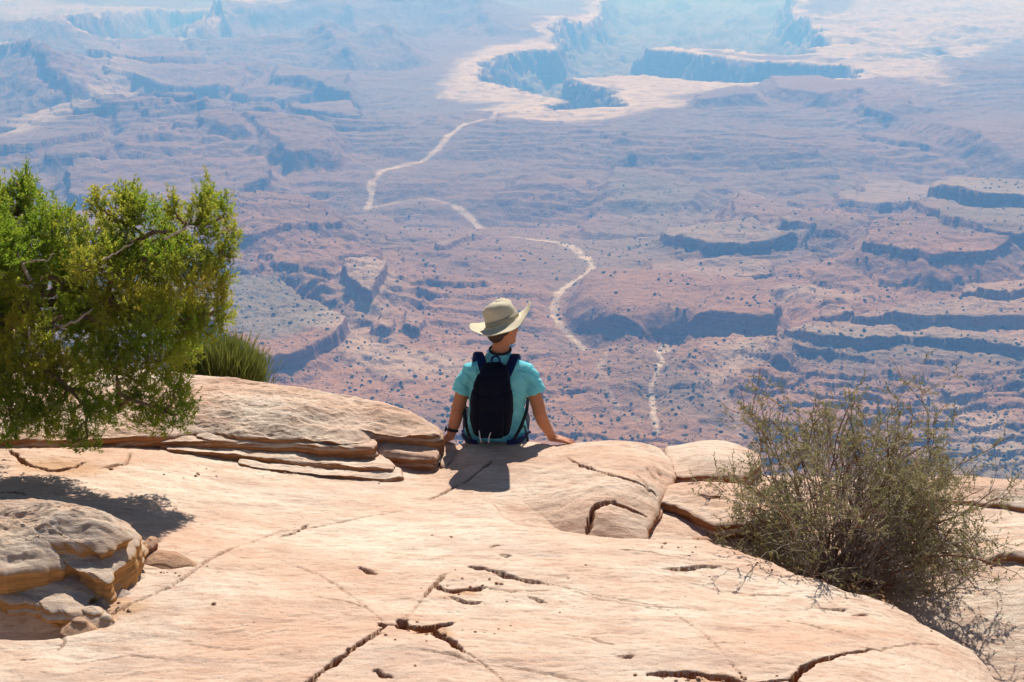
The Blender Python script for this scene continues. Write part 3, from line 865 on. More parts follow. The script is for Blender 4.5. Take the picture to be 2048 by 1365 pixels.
def slab_geo(outline, inner=(), thick=.15, round_=.03, strata=.02, sfreq=18, wob=.015, taper=.0, center=None, step=.012, seed=0, it=2, zamp=.012, cr=None, notch=0.0, smooth_low=1.0):
    o3 = pts3(outline)
    loop, s = smooth_loop(o3, step, it)
    for _ in range(2): loop = (np.roll(loop, 1, 0) + loop * 2 + np.roll(loop, -1, 0)) / 4
    n = len(loop)
    c = loop[:, :2].mean(0) if center is None else P(*center)[:2]
    tg = np.roll(loop[:, :2], -1, 0) - np.roll(loop[:, :2], 1, 0)
    tg /= np.linalg.norm(tg, axis=1)[:, None] + 1e-9
    nr_ = np.stack([tg[:, 1], -tg[:, 0]], 1)
    if ((loop[:, :2] - c) * nr_).sum() < 0: nr_ = -nr_
    x, y = loop[:, 0], loop[:, 1]
    loop = loop.copy()
    loop[:, :2] += nr_ * (wob * (fbm(x * 6, y * 6, 4, 300 + seed, .6) * 1.6 + .4 * fbm(x * 30, y * 30, 3, 301 + seed)))[:, None]
    ctl = [o3] + ([pts3(inner)] if len(inner) else [])
    fz = rbf(np.concatenate(ctl))
    x, y = loop[:, 0], loop[:, 1]
    ze = fz(x, y)
    rmean = np.linalg.norm(loop[:, :2] - c, axis=1)
    nt_ = max(10, int(np.percentile(rmean, 60) / step))
    T = np.linspace(1, 0.002, nt_) ** 1.0
    T = np.concatenate([[1, 1 - .004], T[1:]])
    rings = []
    base_h = ze - thick
    K = max(8, int(thick / .007))
    ks = np.linspace(1, 0, K + 1)[:-1]
    cols = []
    for k in ks:
        z = ze - round_ - (thick - round_) * k
        zz = z * sfreq
        st = pn(zz + .35 * pn(x * 3, y * 3, 310 + seed), x * 1.3 + y * 1.3, 311 + seed)
        st = np.sign(st) * sstep(.05, .35, np.abs(st))
        off = strata * st + .35 * strata * fbm(x * 12 + y * 5, z * 50, 3, 312 + seed) - taper * k * thick
        off -= notch * sstep(.25, .6, k)
        off = off * sstep(0, .12, k) * smooth_low
        rings.append(np.stack([x + nr_[:, 0] * off, y + nr_[:, 1] * off, z], 1))
    for t in T:
        px = c[0] + (x - c[0]) * t; py = c[1] + (y - c[1]) * t
        de = (1 - t) * rmean
        z = fz(px, py) - round_ * np.exp(-de / max(round_ * .8, .004))
        rr = sstep(0, .08, de)
        z = z + zamp * rr * (fbm(px * 4, py * 7, 5, 320 + seed, .55) * 2 + .25 * fbm(px * 20, py * 40, 3, 321 + seed))
        rings.append(np.stack([px, py, z], 1))
    V = np.concatenate(rings)
    cv = np.zeros(len(V))
    if cr:
        m = slice(len(ks) * n, None)
        q = [([tuple(hit(u, v, fz, .0)[:2]) for u, v in p_], w_, d_, r_) for p_, w_, d_, r_ in cr]
        dz, c2 = crack_field(V[m, 0], V[m, 1], q)
        V[m, 2] -= dz; cv[m] = c2
    return V, grid_faces(len(rings), n, True), cv


def slab_obj(name, parts, mat, label, cat, group=None):
    vs, fs, cs, k = [], [], [], 0
    for V, Fc, cv in parts:
        vs.append(V); fs.append(Fc + k); cs.append(cv); k += len(V)
    V = np.concatenate(vs)
    org = V.mean(0); org[2] = V[:, 2].min()
    o = mesh_np(name, V - org, np.concatenate(fs), mat, True, attrs={'crack': np.concatenate(cs)})
    o.location = org
    tag(o, label, cat, group)
    return o


# the long raised slab on the left with its thin broken shelves
L1 = slab_geo([(-900, 735, .45), (-300, 738, .42), (0, 738, .40), (250, 735, .38), (370, 745, .36), (460, 755, .345), (560, 768, .33), (660, 783, .31), (750, 800, .285), (820, 820, .255), (864, 842, .22), (884, 854, .20),
               (882, 868, .19), (865, 872, .185), (800, 866, .185), (750, 868, .19), (738, 884, .18), (690, 888, .185), (640, 880, .20), (600, 878, .205), (540, 880, .21), (505, 878, .22), (470, 872, .235), (400, 865, .25), (300, 872, .28), (150, 880, .32), (0, 880, .36), (-300, 880, .38), (-900, 880, .4)],
              [(450, 810, .345), (650, 830, .28), (780, 835, .25), (100, 800, .42), (560, 845, .28)], thick=.22, round_=.014, strata=.018, sfreq=16, wob=.018, it=0, center=(380, 815, .36), seed=1, zamp=.018,
              cr=[([(740, 852), (780, 858), (830, 859)], .008, .03, 2), ([(640, 868), (700, 872)], .006, .02, 2), ([(430, 840), (520, 848), (620, 850)], .005, .01, 3)], step=.011)
L1b = slab_geo([(735, 868, .15), (800, 864, .15), (880, 872, .14), (882, 888, .12), (877, 905, .11), (872, 915, .10), (820, 908, .11), (755, 900, .12)], [], thick=.15, round_=.012, strata=.024, sfreq=30, wob=.012, it=0, seed=2, step=.009)
L1c = slab_geo([(690, 870, .09), (800, 870, .09), (880, 880, .09), (884, 905, .075), (876, 926, .06), (820, 920, .07), (750, 912, .08)], [], thick=.13, round_=.012, strata=.02, sfreq=34, wob=.014, it=0, seed=3, step=.009)
slab_obj('sandstone_slab', [L1, L1b, L1c], M_rock, 'long pale sandstone slab rising behind the juniper, ending in layered blocks beside the seated person', 'rock slab')
L2 = slab_geo([(300, 868, .25), (500, 872, .22), (640, 868, .17), (745, 874, .175), (753, 887, .172), (746, 893, .17), (692, 896, .17), (642, 893, .178), (592, 887, .185), (560, 890, .185), (520, 888, .19), (470, 888, .20), (440, 884, .21), (380, 882, .225), (320, 884, .24)], [],
              thick=.10, round_=.010, strata=.010, sfreq=26, wob=.013, center=(560, 881, .18), it=0, seed=4, step=.009)
slab_obj('rock_shelf', [L2], M_rock, 'thin broken sandstone shelf with a shadowed front, directly under the long pale slab', 'rock shelf')
L5 = slab_geo([(400, 858, .25), (480, 862, .235), (560, 868, .215), (572, 874, .205), (545, 878, .20), (505, 880, .205), (470, 884, .21), (420, 880, .225), (392, 872, .24)], [], thick=.08, round_=.006, strata=.008, sfreq=30, wob=.012, seed=15, it=0, step=.008)
slab_obj('rock_fragment', [L5], M_rock, 'small wedge of sandstone slipped between the long slab and its shelf, near the juniper tips', 'rock')
L3 = slab_geo([(330, 890, .21), (500, 886, .16), (700, 890, .11), (760, 905, .10), (792, 930, .09), (785, 938, .09), (740, 936, .095), (690, 932, .10), (640, 926, .11), (560, 920, .13), (490, 911, .155), (440, 907, .17), (380, 902, .19), (335, 898, .21)], [],
              thick=.06, round_=.008, strata=.008, sfreq=30, wob=.012, center=(600, 908, .15), it=0, seed=5, step=.008)
L4 = slab_geo([(480, 910, .14), (600, 910, .10), (700, 910, .075), (800, 935, .07), (806, 952, .065), (770, 958, .062), (700, 952, .075), (640, 947, .085), (560, 940, .105), (500, 933, .125), (478, 925, .14)], [],
              thick=.06, round_=.008, strata=.008, sfreq=30, wob=.010, center=(640, 938, .12), it=0, seed=6, step=.008)
slab_obj('rock_shelf', [L3, L4], M_rock, 'two paper-thin stepped sandstone sheets lying lowest below the long pale slab', 'rock shelf')

# rounded block to the right of the person, its striated end, and the broken slabs beyond
B1 = slab_geo([(1050, 905, -.01), (1075, 893, .01), (1125, 886, .02), (1210, 878, .045), (1290, 882, .03), (1335, 900, .01), (1352, 935, -.01), (1348, 965, -.01), (1325, 1005, .0), (1312, 1035, -.01), (1300, 1052, -.01), (1300, 1084, -.04), (1240, 1100, -.06), (1160, 1098, -.06), (1100, 1088, -.06),
               (1035, 1062, -.04), (995, 1010, -.03), (1005, 965, -.02), (1020, 935, -.03)],
              [(1180, 920, .09), (1250, 950, .105), (1240, 1000, .085), (1120, 960, .075), (1160, 1030, .05), (1300, 930, .07), (1300, 980, .06), (1090, 1000, .055), (1050, 1000, .045), (1090, 920, .04), (1060, 950, .055), (1200, 1040, .05)], thick=.16, round_=.02, strata=.014, sfreq=22, wob=.014, it=1, seed=7, zamp=.010,
              center=(1190, 975, .08), cr=[([(1135, 915), (1160, 930), (1200, 945), (1240, 955), (1280, 968), (1312, 990)], .009, .045, 2), ([(1174, 1040), (1184, 1018), (1196, 1008), (1215, 1003), (1232, 1002)], .016, .07, 1.4),
                                     ([(1205, 1002), (1240, 1008), (1275, 1024), (1296, 1034)], .010, .05, 1.6),
                                     ([(1290, 935), (1310, 960)], .008, .02, 2), ([(1305, 930), (1325, 958)], .008, .02, 2), ([(1275, 950), (1300, 985)], .008, .02, 2)], step=.010)
slab_obj('sandstone_block', [B1], M_rock, 'rounded pale sandstone block right of the seated person, with a diagonal crack', 'rock block')
B2 = slab_geo([(1330, 892, -.02), (1365, 887, -.01), (1400, 880, .0), (1440, 880, .0), (1475, 887, -.01), (1515, 905, -.03), (1525, 925, -.04), (1500, 945, -.04), (1480, 951, -.04), (1440, 952, -.03), (1392, 951, -.03), (1370, 955, -.03), (1345, 950, -.03), (1338, 920, -.02)],
              [(1420, 915, .02), (1460, 925, .0)], thick=.13, round_=.008, strata=.012, sfreq=26, wob=.016, it=0, seed=8, zamp=.006, step=.010)
slab_obj('sandstone_slab', [B2], M_rock, 'pale slab with a straight shadowed front edge at the rim, between the rounded block and the bush', 'rock slab')
B3 = slab_geo([(1330, 968, .0), (1390, 962, -.0), (1470, 966, -.01), (1550, 975, -.03), (1600, 1000, -.04), (1560, 1035, -.05), (1480, 1046, -.045), (1430, 1050, -.04), (1415, 1044, -.035), (1385, 1026, -.02), (1345, 1008, -.01), (1316, 1001, .0), (1318, 985, .0)],
              [(1430, 995, .01)], thick=.2, round_=.010, strata=.016, sfreq=26, wob=.018, it=0, seed=9, zamp=.012, cr=[([(1400, 990), (1425, 993), (1440, 990)], .010, .03, 2)], step=.010)
slab_obj('sandstone_slab', [B3], M_rock, 'tilted slab with a deep dark red undercut front, just left of the bush', 'rock slab')
B4 = slab_geo([(1325, 1062, -.09), (1370, 1052, -.10), (1420, 1060, -.11), (1440, 1078, -.11), (1400, 1082, -.1), (1360, 1082, -.1), (1330, 1074, -.09)], [], thick=.07, round_=.01, strata=.008, wob=.01, it=0, seed=10, step=.008)
slab_obj('rock_fragment', [B4], M_red, 'small reddish fragment wedged under the undercut slab, left of the bush roots', 'rock')
B5 = slab_geo([(1780, 955, -.12), (1850, 950, -.11), (1930, 952, -.11), (2000, 957, -.12), (2048, 958, -.13), (2300, 965, -.15), (2300, 1030, -.17), (2100, 1018, -.155), (2048, 1016, -.15), (1990, 1010, -.15), (1940, 1004, -.145), (1880, 1002, -.14), (1800, 995, -.13)],
              [(2000, 980, -.10)], thick=.12, round_=.008, strata=.014, sfreq=26, wob=.022, it=0, seed=11, step=.012)
slab_obj('sandstone_slab', [B5], M_rock, 'pale slab at the far right rim, behind the bush', 'rock slab')
B6 = slab_geo([(1900, 1030, -.17), (2000, 1025, -.17), (2100, 1030, -.17), (2300, 1040, -.17), (2300, 1180, -.14), (2100, 1130, -.12), (2040, 1110, -.13), (2005, 1106, -.13), (1975, 1115, -.15), (1930, 1090, -.16)],
              [(2050, 1070, -.11), (2000, 1065, -.13)], thick=.12, round_=.02, strata=.012, wob=.03, it=0, seed=12, step=.012)
slab_obj('sandstone_block', [B6], M_rock, 'smooth pinkish block cut by the right edge of the picture, with a dark notch below', 'rock block')

# weathered grey boulder at the left, built of overlapping beds
bd = []
bd.append(slab_geo([(-250, 1020, .50), (0, 1015, .51), (150, 1020, .51), (258, 1050, .48), (290, 1078, .47), (286, 1112, .455), (262, 1135, .45), (240, 1165, .44), (196, 1192, .43), (160, 1222, .425), (128, 1232, .42), (96, 1226, .425), (70, 1212, .43), (30, 1206, .44), (0, 1196, .45), (-250, 1185, .47)],
                   [(100, 1150, .49)], thick=.13, round_=.012, strata=.026, sfreq=20, wob=.032, it=0, seed=20, step=.009, taper=.2, notch=.05))
bd.append(slab_geo([(-250, 1005, .60), (0, 998, .61), (150, 1005, .61), (250, 1040, .57), (284, 1070, .54), (276, 1104, .52), (238, 1136, .515), (214, 1158, .51), (178, 1150, .52), (148, 1126, .535), (108, 1136, .54), (60, 1146, .54), (0, 1148, .55), (-250, 1150, .56)],
                   [(100, 1085, .62), (200, 1070, .60)], thick=.15, round_=.014, strata=.014, sfreq=9, wob=.03, it=0, seed=21, step=.008, taper=.12, zamp=.02))
bd.append(slab_geo([(-200, 1000, .67), (0, 996, .68), (110, 1000, .675), (200, 1022, .65), (252, 1052, .62), (262, 1072, .60), (236, 1088, .59), (205, 1104, .585), (150, 1090, .60), (100, 1086, .615), (50, 1072, .63), (-40, 1080, .64), (-200, 1090, .66)],
                   [(100, 1045, .69), (190, 1050, .66)], thick=.06, round_=.012, strata=.012, sfreq=20, wob=.034, it=0, seed=23, step=.009, taper=.3, zamp=.03))
boulder = slab_obj('boulder', bd, M_bould, 'weathered grey and orange layered boulder in the shade of the juniper, lower left', 'boulder')
# flat red stone and the rubble along the boulder
s1 = slab_geo([(278, 1108, .385), (320, 1098, .385), (355, 1104, .38), (386, 1124, .365), (380, 1130, .36), (340, 1136, .36), (290, 1132, .365)], [(330, 1118, .392)], thick=.045, round_=.006, strata=.006, wob=.014, it=0, taper=-.8, seed=30, step=.007)
slab_obj('flat_stone', [s1], M_red, 'flat reddish stone lying against the right side of the grey boulder', 'stone')
s2 = slab_geo([(282, 1085, .44), (300, 1068, .44), (318, 1072, .43), (312, 1088, .42), (290, 1100, .42)], [], thick=.06, round_=.012, strata=.006, wob=.012, seed=31, step=.006)
slab_obj('rock_fragment', [s2], M_red, 'small crumbled reddish chunk at the upper right corner of the grey boulder', 'rock')
peb = [(262, 1142, 15, 8, 'reddish rubble stone highest against the boulder foot'), (246, 1160, 16, 8, 'second rubble stone down along the boulder foot'), (226, 1178, 20, 9, 'middle rubble stone along the boulder foot'), (205, 1196, 15, 8, 'rounded rubble stone just below the middle one at the boulder foot'),
       (186, 1218, 24, 10, 'long pale rubble stone near the low end of the boulder foot'), (162, 1238, 14, 7, 'small rubble stone near the lowest tip of the boulder'), (212, 1228, 9, 5, 'tiny stone lying a little clear of the boulder foot'), (224, 1150, 17, 8, 'stone tucked on top of the rubble against the boulder')]
for i, (u, v, ru, rv, lb) in enumerate(peb):
    z = float(base_z(*[np.array([q_]) for q_ in P(u, v, .4)[:2]])[0]) + .002
    a = np.linspace(0, 2 * np.pi, 8, endpoint=False)
    ol = [(u + ru * math.cos(t) * (1 + .25 * math.sin(3 * t + i)), v + rv * math.sin(t) * (1 + .2 * math.cos(2 * t + i)), z + .02) for t in a]
    s = slab_geo(ol, [(u, v - 1, z + .035)], thick=.05, round_=.008, strata=.006, wob=.014, it=0, taper=-.9, seed=40 + i, step=.005)
    slab_obj('rubble_stone', [s], M_red if i % 2 else M_bould, lb, 'stone', 'rubble stones along the foot of the boulder')

B7 = slab_geo([(880, 890, .075), (886, 884, .08), (898, 882, .08), (912, 886, .075), (914, 900, .06), (904, 918, .05), (892, 934, .035), (882, 930, .045)], [], thick=.12, round_=.010, strata=.01, sfreq=26, wob=.010, seed=13, it=0, step=.006)
slab_obj('rock_fragment', [B7], M_rock, 'narrow upright rock the left hand of the seated person rests on', 'rock')

# loose grit gathered along the cracks, in the sand and by the boulder
gs = []
for (u_, v_, du, dv, n_) in ((860, 1266, 70, 12, 60), (1420, 1360, 130, 10, 60), (930, 1190, 60, 16, 35), (1010, 1160, 60, 8, 20), (215, 1225, 60, 30, 90), (330, 1145, 70, 14, 40), (1560, 1120, 70, 26, 110), (1640, 1150, 60, 18, 80), (560, 950, 260, 20, 60),
                             (120, 945, 80, 12, 40), (1000, 1200, 900, 150, 90), (1950, 1200, 80, 80, 60), (1360, 1090, 80, 10, 30)):
    for _ in range(n_ // 3):
        gs.append((u_ + rng.normal() * du * .6, v_ + rng.normal() * dv * .6, abs(rng.normal()) * .0035 + .002))
gv, gf = ico_()
pos = np.array([P(a_, b_, .15)[:2] for a_, b_, _ in gs]); gz = base_z(pos[:, 0], pos[:, 1])
for _ in range(3):
    pos = np.array([P(a_, b_, z_)[:2] for (a_, b_, _), z_ in zip(gs, gz)]); gz = base_z(pos[:, 0], pos[:, 1])
cz, _c = crack_field(pos[:, 0], pos[:, 1])
rs_ = np.array([g_[2] for g_ in gs])
vt = gv[None] * rs_[:, None, None] * rng.uniform(.7, 1.35, (len(gs), 12, 1)) * np.array([1.2, 1, .7]) + np.stack([pos[:, 0], pos[:, 1], gz - cz + rs_ * .4], -1)[:, None]
grit = mesh_np('loose_grit', vt.reshape(-1, 3), (gf[None] + (np.arange(len(gs)) * 12)[:, None, None]).reshape(-1, 3), M_red, False)
tag(grit, 'scattered grit and tiny stone chips on the sandstone', 'grit', kind='stuff')
# ------------------------------------------------------------------ plants
def leaf_material(name, colA, colB, trans=.4, rough=.6):
    m, nt, b = new_mat(name, rough, .15)
    at = N(nt, 'ShaderNodeAttribute', attribute_name='tone')
    c = mix(nt, at.outputs['Fac'], colA, colB)
    nt.links.new(c, b.inputs['Base Color'])
    tr = N(nt, 'ShaderNodeBsdfTranslucent'); nt.links.new(c, tr.inputs[0])
    ms = N(nt, 'ShaderNodeMixShader'); ms.inputs[0].default_value = trans
    nt.links.new(b.outputs[0], ms.inputs[1]); nt.links.new(tr.outputs[0], ms.inputs[2]); nt.links.new(ms.outputs[0], nt.nodes['Material Output'].inputs[0])
    return m


M_jun = leaf_material('juniper foliage', (.21, .32, .024), (.54, .45, .06), .66)
M_bush = leaf_material('bush leaves', (.17, .18, .055), (.44, .37, .17), .38)
M_eph = leaf_material('green stems', (.07, .11, .02), (.26, .27, .05), .3)
M_bark = simple('juniper bark', (.25, .155, .095), .95, .05, .45, 60, stretch=(3, 3, .7), bump=.01)
M_dead = simple('dead wood', (.36, .29, .23), .9, .05, .3, 80)
M_twig = simple('bush twigs', (.38, .31, .25), .9, .05, .45, 30)
M_twig2 = simple('reddish twigs', (.24, .13, .08), .9, .05, .4, 30)


def rand_dir(n):
    d = rng.normal(size=(n, 3)); return d / np.linalg.norm(d, axis=1)[:, None]


def blades(base, dirs, length, width, tone, bend=None):
    """thin two-sided leaf blades: one quad (kite) each"""
    n = len(base)
    side = np.cross(dirs, rand_dir(n)); side /= np.linalg.norm(side, axis=1)[:, None] + 1e-9
    L = length[:, None]; W = width[:, None]
    tip = base + dirs * L
    midp = base + dirs * L * .5
    if bend is not None:
        tip = tip + bend
    V = np.stack([base, midp + side * W, tip, midp - side * W], 1).reshape(-1, 3)
    return V, np.arange(n * 4).reshape(-1, 4), np.repeat(tone, 4)


JD = .35


def curve_pts(a, b, n=10, wig=.06, sag=0.0, seed=0):
    a = np.asarray(a, float); b = np.asarray(b, float)
    r_ = np.random.default_rng(seed)
    t = np.linspace(0, 1, n)[:, None]
    L = np.linalg.norm(b - a)
    o = np.cumsum(r_.normal(size=(n, 3)), 0); o -= o[0] * (1 - t) + o[-1] * t
    return a + (b - a) * t + o * L * wig * .5 + np.array([0, 0, sag]) * L * np.sin(np.pi * t)


# --- juniper at the left
JB = P(-170, 930, .33)
jroot = empty('juniper_tree', JB)
tag(jroot, 'bushy yellow-green juniper tree spreading in from the left over the sandstone', 'tree')
trunk = MB()
fork = PY(-60, 690, 8.05 - JD)
fork2 = PY(40, 615, 8.0 - JD)
tp = curve_pts(JB - [0, 0, .12], fork, 12, .12, seed=5)
trunk.tube(tp, np.linspace(.13, .085, 12) * (1 + .1 * np.sin(np.arange(12) * 2.1)), 12)
tp2 = curve_pts(fork, fork2, 8, .1, seed=6)
trunk.tube(tp2, np.linspace(.085, .06, 8), 10)
trunk.build('trunk', M_bark, jroot)
lobes = [  # u, v, rx, ry (pixels), Y
    (25, 425, 60, 55, 8.1), (104, 468, 55, 46, 7.9), (182, 470, 44, 42, 8.2), (262, 440, 52, 45, 8.0), (330, 478, 44, 46, 8.2), (405, 445, 26, 46, 8.0), (452, 470, 20, 52, 8.1), (410, 400, 16, 22, 8.0), (40, 390, 26, 22, 8.0), (258, 408, 28, 20, 8.0),
    (20, 530, 70, 60, 7.7), (110, 545, 70, 60, 8.2), (200, 540, 70, 65, 7.8), (285, 540, 65, 60, 8.1), (360, 540, 60, 60, 7.8), (425, 560, 34, 55, 8.0), (440, 620, 22, 40, 8.0),
    (0, 640, 70, 60, 8.3), (90, 650, 60, 55, 7.7), (180, 640, 70, 60, 8.0), (270, 635, 70, 60, 7.7), (350, 630, 60, 55, 8.0), (405, 650, 42, 40, 7.9),
    (20, 740, 70, 60, 7.6), (120, 745, 70, 50, 7.9), (215, 730, 60, 48, 7.6), (300, 715, 60, 42, 7.8), (365, 700, 40, 28, 8.0),
    (345, 775, 34, 40, 7.5), (350, 830, 42, 44, 7.5), (285, 790, 34, 30, 7.6), (300, 845, 28, 26, 7.6), (235, 820, 34, 32, 7.7), (170, 830, 52, 40, 7.5), (90, 830, 55, 42, 7.7), (20, 830, 50, 50, 7.5),
    (175, 878, 34, 26, 7.5), (130, 870, 30, 22, 7.7), (30, 880, 22, 22, 7.7), (-60, 560, 80, 120, 7.9), (-70, 740, 80, 90, 7.8), (-60, 420, 60, 60, 8.0), (-150, 600, 80, 150, 8.1), (-60, 480, 80, 90, 7.5), (-150, 500, 90, 90, 7.6), (-230, 640, 70, 120, 7.9)]  # last off-frame lobes added to throw shade on the boulder
for q_, (a_, b_) in enumerate(((32, 366), (52, 378), (118, 412), (196, 412), (246, 396), (268, 404), (345, 425), (410, 384), (420, 398), (452, 428), (464, 505))):
    lobes.append((a_, b_, 11, 30, 8.0 + .1 * (q_ % 3)))
limbs = {}
fv, ff, ft, k = [], [], [], 0
twigs = MB()
limb_ends = [(25, 425, 8.1), (120, 460, 8.1), (262, 450, 8.0), (400, 450, 8.0), (440, 520, 8.0), (400, 630, 7.9), (270, 640, 7.7), (350, 800, 7.5), (170, 800, 7.6), (20, 780, 7.6), (-120, 560, 7.9)]
limb_curves = []
for i, (u, v, y) in enumerate(limb_ends):
    st = fork2 if v < 700 else fork
    c = curve_pts(st, PY(u, v, y - JD), 14, .10, .05 if v < 700 else -.05, seed=100 + i)
    mb = MB(); mb.tube(c, np.linspace(.026 if i not in (3, 6) else .034, .006, 14), 8); mb.build('branch', M_bark, jroot)
    limb_curves.append(c)
allc = np.concatenate(limb_curves)
for i, (u, v, rx, ry, y) in enumerate(lobes):
    c = PY(u, v, y - JD); dep = np.linalg.norm(c - CAM)
    rad = np.array([rx / F * dep, .5 * (rx + ry) / F * dep * 1.1, ry / F * dep])
    vol = rad.prod() * 4.19
    j = np.argmin(np.linalg.norm(allc - c, axis=1))
    if np.linalg.norm(allc[j] - c) > .03:
        twigs.tube(curve_pts(allc[j], c, 8, .12, seed=i), np.linspace(.011, .005, 8), 6)
    n = int(40 + vol * 29000)
    d = rand_dir(n)
    rr = rng.uniform(0, 1, n) ** .42
    lump = 1 + .42 * fbm(d[:, 0] * 2.2 + i, d[:, 2] * 2.2 + d[:, 1] * 1.7, 3, 401)
    pos = c + d * rad * (rr * lump)[:, None] * 1.06
    # airy gaps between the tufts
    g = fbm(pos[:, 0] * 7 + pos[:, 1] * 3, pos[:, 2] * 7 - pos[:, 1] * 4, 3, 402)
    keep = g > -.14
    pos = pos[keep]; d = d[keep]
    n = len(pos)
    # a few fine twigs into each tuft
    for q in range(0, n, 14):
        twigs.tube(np.stack([c + (pos[q] - c) * .35 + rng.normal(size=3) * .008, c + (pos[q] - c) * .75 + rng.normal(size=3) * .01, pos[q]]), [.0035, .0022, .0012], 3, cap=False)
    ax_ = d * .5 + np.array([.0, 0, .75]) + rng.normal(size=(n, 3)) * .38
    ax_ /= np.linalg.norm(ax_, axis=1)[:, None]
    tone0 = np.clip(.30 + .5 * fbm(pos[:, 0] * 3, pos[:, 2] * 3 + pos[:, 1], 3, 403) * 1.6 + .08 * (u > 200) * (v < 640) + rng.normal(size=n) * .16, 0, 1)
    m = 24
    sl_ = rng.uniform(.035, .075, n)
    t = rng.uniform(0, 1, (n, m))
    base = pos[:, None] + ax_[:, None] * (t * sl_[:, None])[..., None]
    dr = ax_[:, None] * .9 + rng.normal(size=(n, m, 3)) * .62
    dr /= np.linalg.norm(dr, axis=2)[..., None]
    V, Fc, T = blades(base.reshape(-1, 3), dr.reshape(-1, 3), rng.uniform(.011, .026, n * m), rng.uniform(.0018, .0032, n * m),
                      np.clip(np.repeat(tone0, m) + .25 * (t.ravel() - .5), 0, 1))
    fv.append(V); ff.append(Fc + k); ft.append(T); k += len(V)
mesh_np('foliage', np.concatenate(fv), np.concatenate(ff), M_jun, False, jroot, attrs={'tone': np.concatenate(ft)})
twigs.build('twigs', M_bark, jroot)
for pl, r0 in (([(60, 560), (44, 530), (30, 490), (34, 450), (46, 430)], .009), ([(44, 530), (70, 520), (95, 522), (110, 508)], .006), ([(205, 520), (230, 508), (250, 495), (268, 485)], .005), ([(58, 660), (60, 700), (55, 730), (70, 755)], .006), ([(55, 730), (40, 768), (20, 762)], .005),
               ([(0, 545), (20, 560), (60, 575)], .011), ([(120, 655), (160, 640), (185, 615)], .009), ([(330, 480), (365, 460), (380, 440)], .006), ([(230, 700), (250, 730), (262, 760)], .004)):
    pp = np.array([PY(u, v, 7.22 + .03 * i) for i, (u, v) in enumerate(pl)])
    q = np.linspace(0, len(pl) - 1, 12); pp = np.stack([np.interp(q, np.arange(len(pl)), pp[:, a]) for a in range(3)], 1)
    pp += rng.normal(size=pp.shape) * .003
    dead = MB(); dead.tube(pp, np.linspace(r0, r0 * .4, 12), 7); dead.build('dead_branch', M_dead, jroot)

# --- open twiggy shrub at the right
SB = P(1682, 1150, -.2)
SB[1] += .10
SB[2] = float(base_z(np.array([SB[0]]), np.array([SB[1]]))[0])
sroot = empty('shrub', SB)
tag(sroot, 'open twiggy grey-green shrub rooted in the hollow at the right, casting a thin shadow', 'bush')
stems = MB(); stems2 = MB(); fine_tw = MB(); sv, sf, stn, k = [], [], [], 0
bl_b, bl_d = [], []


def env(d):
    """reach of the crown in a direction (metres)"""
    az = math.atan2(d[0], d[2])
    xs = np.array([-1.75, -1.35, -1.0, -.75, -.55, -.35, -.12, 0, .12, .3, .5, .75, 1.0, 1.25, 1.5, 1.8])
    rs = np.array([.30, .60, .72, .76, .86, .98, 1.12, 1.30, 1.14, 1.02, 1.08, .98, .88, .78, .60, .32])
    return np.interp(az, xs, rs) * 1.12


def grow(p, d, L, r, lvl, acc, n=7):
    pts = [p.copy()]
    dd = d.copy()
    for i in range(n):
        dd = dd + rng.normal(size=3) * (.24 + .05 * lvl) + np.array([0, 0, .03])
        dd /= np.linalg.norm(dd)
        pts.append(pts[-1] + dd * L / n)
    pts = np.array(pts)
    acc.tube(pts, np.linspace(r, r * .45, n + 1), 4 if lvl > 0 else 6, cap=False)
    return pts, dd


for i in range(140):
    az = rng.uniform(0, 2 * np.pi); el = math.acos(rng.uniform(.02, 1) ** .8)
    d = np.array([math.sin(el) * math.cos(az), math.sin(el) * math.sin(az) * .85, math.cos(el)])
    Lm = env(d) * rng.uniform(.78, 1.03)
    acc = stems if rng.uniform() < .6 else stems2
    b0 = SB + np.array([rng.normal() * .06, rng.normal() * .05, -.03])
    main, _ = grow(b0, d, Lm * .86, rng.uniform(.0035, .0085), 0, acc, 9)
    for j in range(9):
        t = rng.uniform(.22, 1) ** .8; q = t * 9; a = int(min(q, 8)); p = main[a] + (main[a + 1] - main[a]) * (q - a)
        dn = (main[a + 1] - main[a]); dn /= np.linalg.norm(dn)
        d2 = dn * .8 + rng.normal(size=3) * .55 + np.array([0, 0, .12]); d2 /= np.linalg.norm(d2)
        br, _ = grow(p, d2, Lm * rng.uniform(.16, .34), rng.uniform(.0018, .0032), 1, stems2 if rng.uniform() < .5 else stems, 5)
        for l in range(6):
            a = rng.integers(1, 5); p2 = br[a]
            d3 = (br[a] - br[a - 1]); d3 /= np.linalg.norm(d3); d3 = d3 + rng.normal(size=3) * .6; d3 /= np.linalg.norm(d3)
            tw, _ = grow(p2, d3, rng.uniform(.05, .13), .0013, 2, fine_tw, 3)
            h = (tw[-1] - SB); rel = np.linalg.norm(h) / max(env(h / np.linalg.norm(h)), .1)
            side_ = .55 + .45 * (h[2] > .2)
            nl = int(rng.uniform(10, 25) * (1 if rel > .52 else .12) * side_)
            if nl:
                tt_ = rng.uniform(0, 3, nl); ai = np.minimum(tt_.astype(int), 2)
                bl_b.append(tw[ai] + (tw[ai + 1] - tw[ai]) * (tt_ - ai)[:, None]); bl_d.append(np.repeat((tw[-1] - tw[0])[None], nl, 0))
bb = np.concatenate(bl_b); bd_ = np.concatenate(bl_d); bd_ /= np.linalg.norm(bd_, axis=1)[:, None]
bd_ = bd_ + rng.normal(size=bd_.shape) * .7; bd_ /= np.linalg.norm(bd_, axis=1)[:, None]
tn = np.clip(.45 + .5 * fbm(bb[:, 0] * 4, bb[:, 2] * 4, 3, 410) + rng.normal(size=len(bb)) * .2, 0, 1)
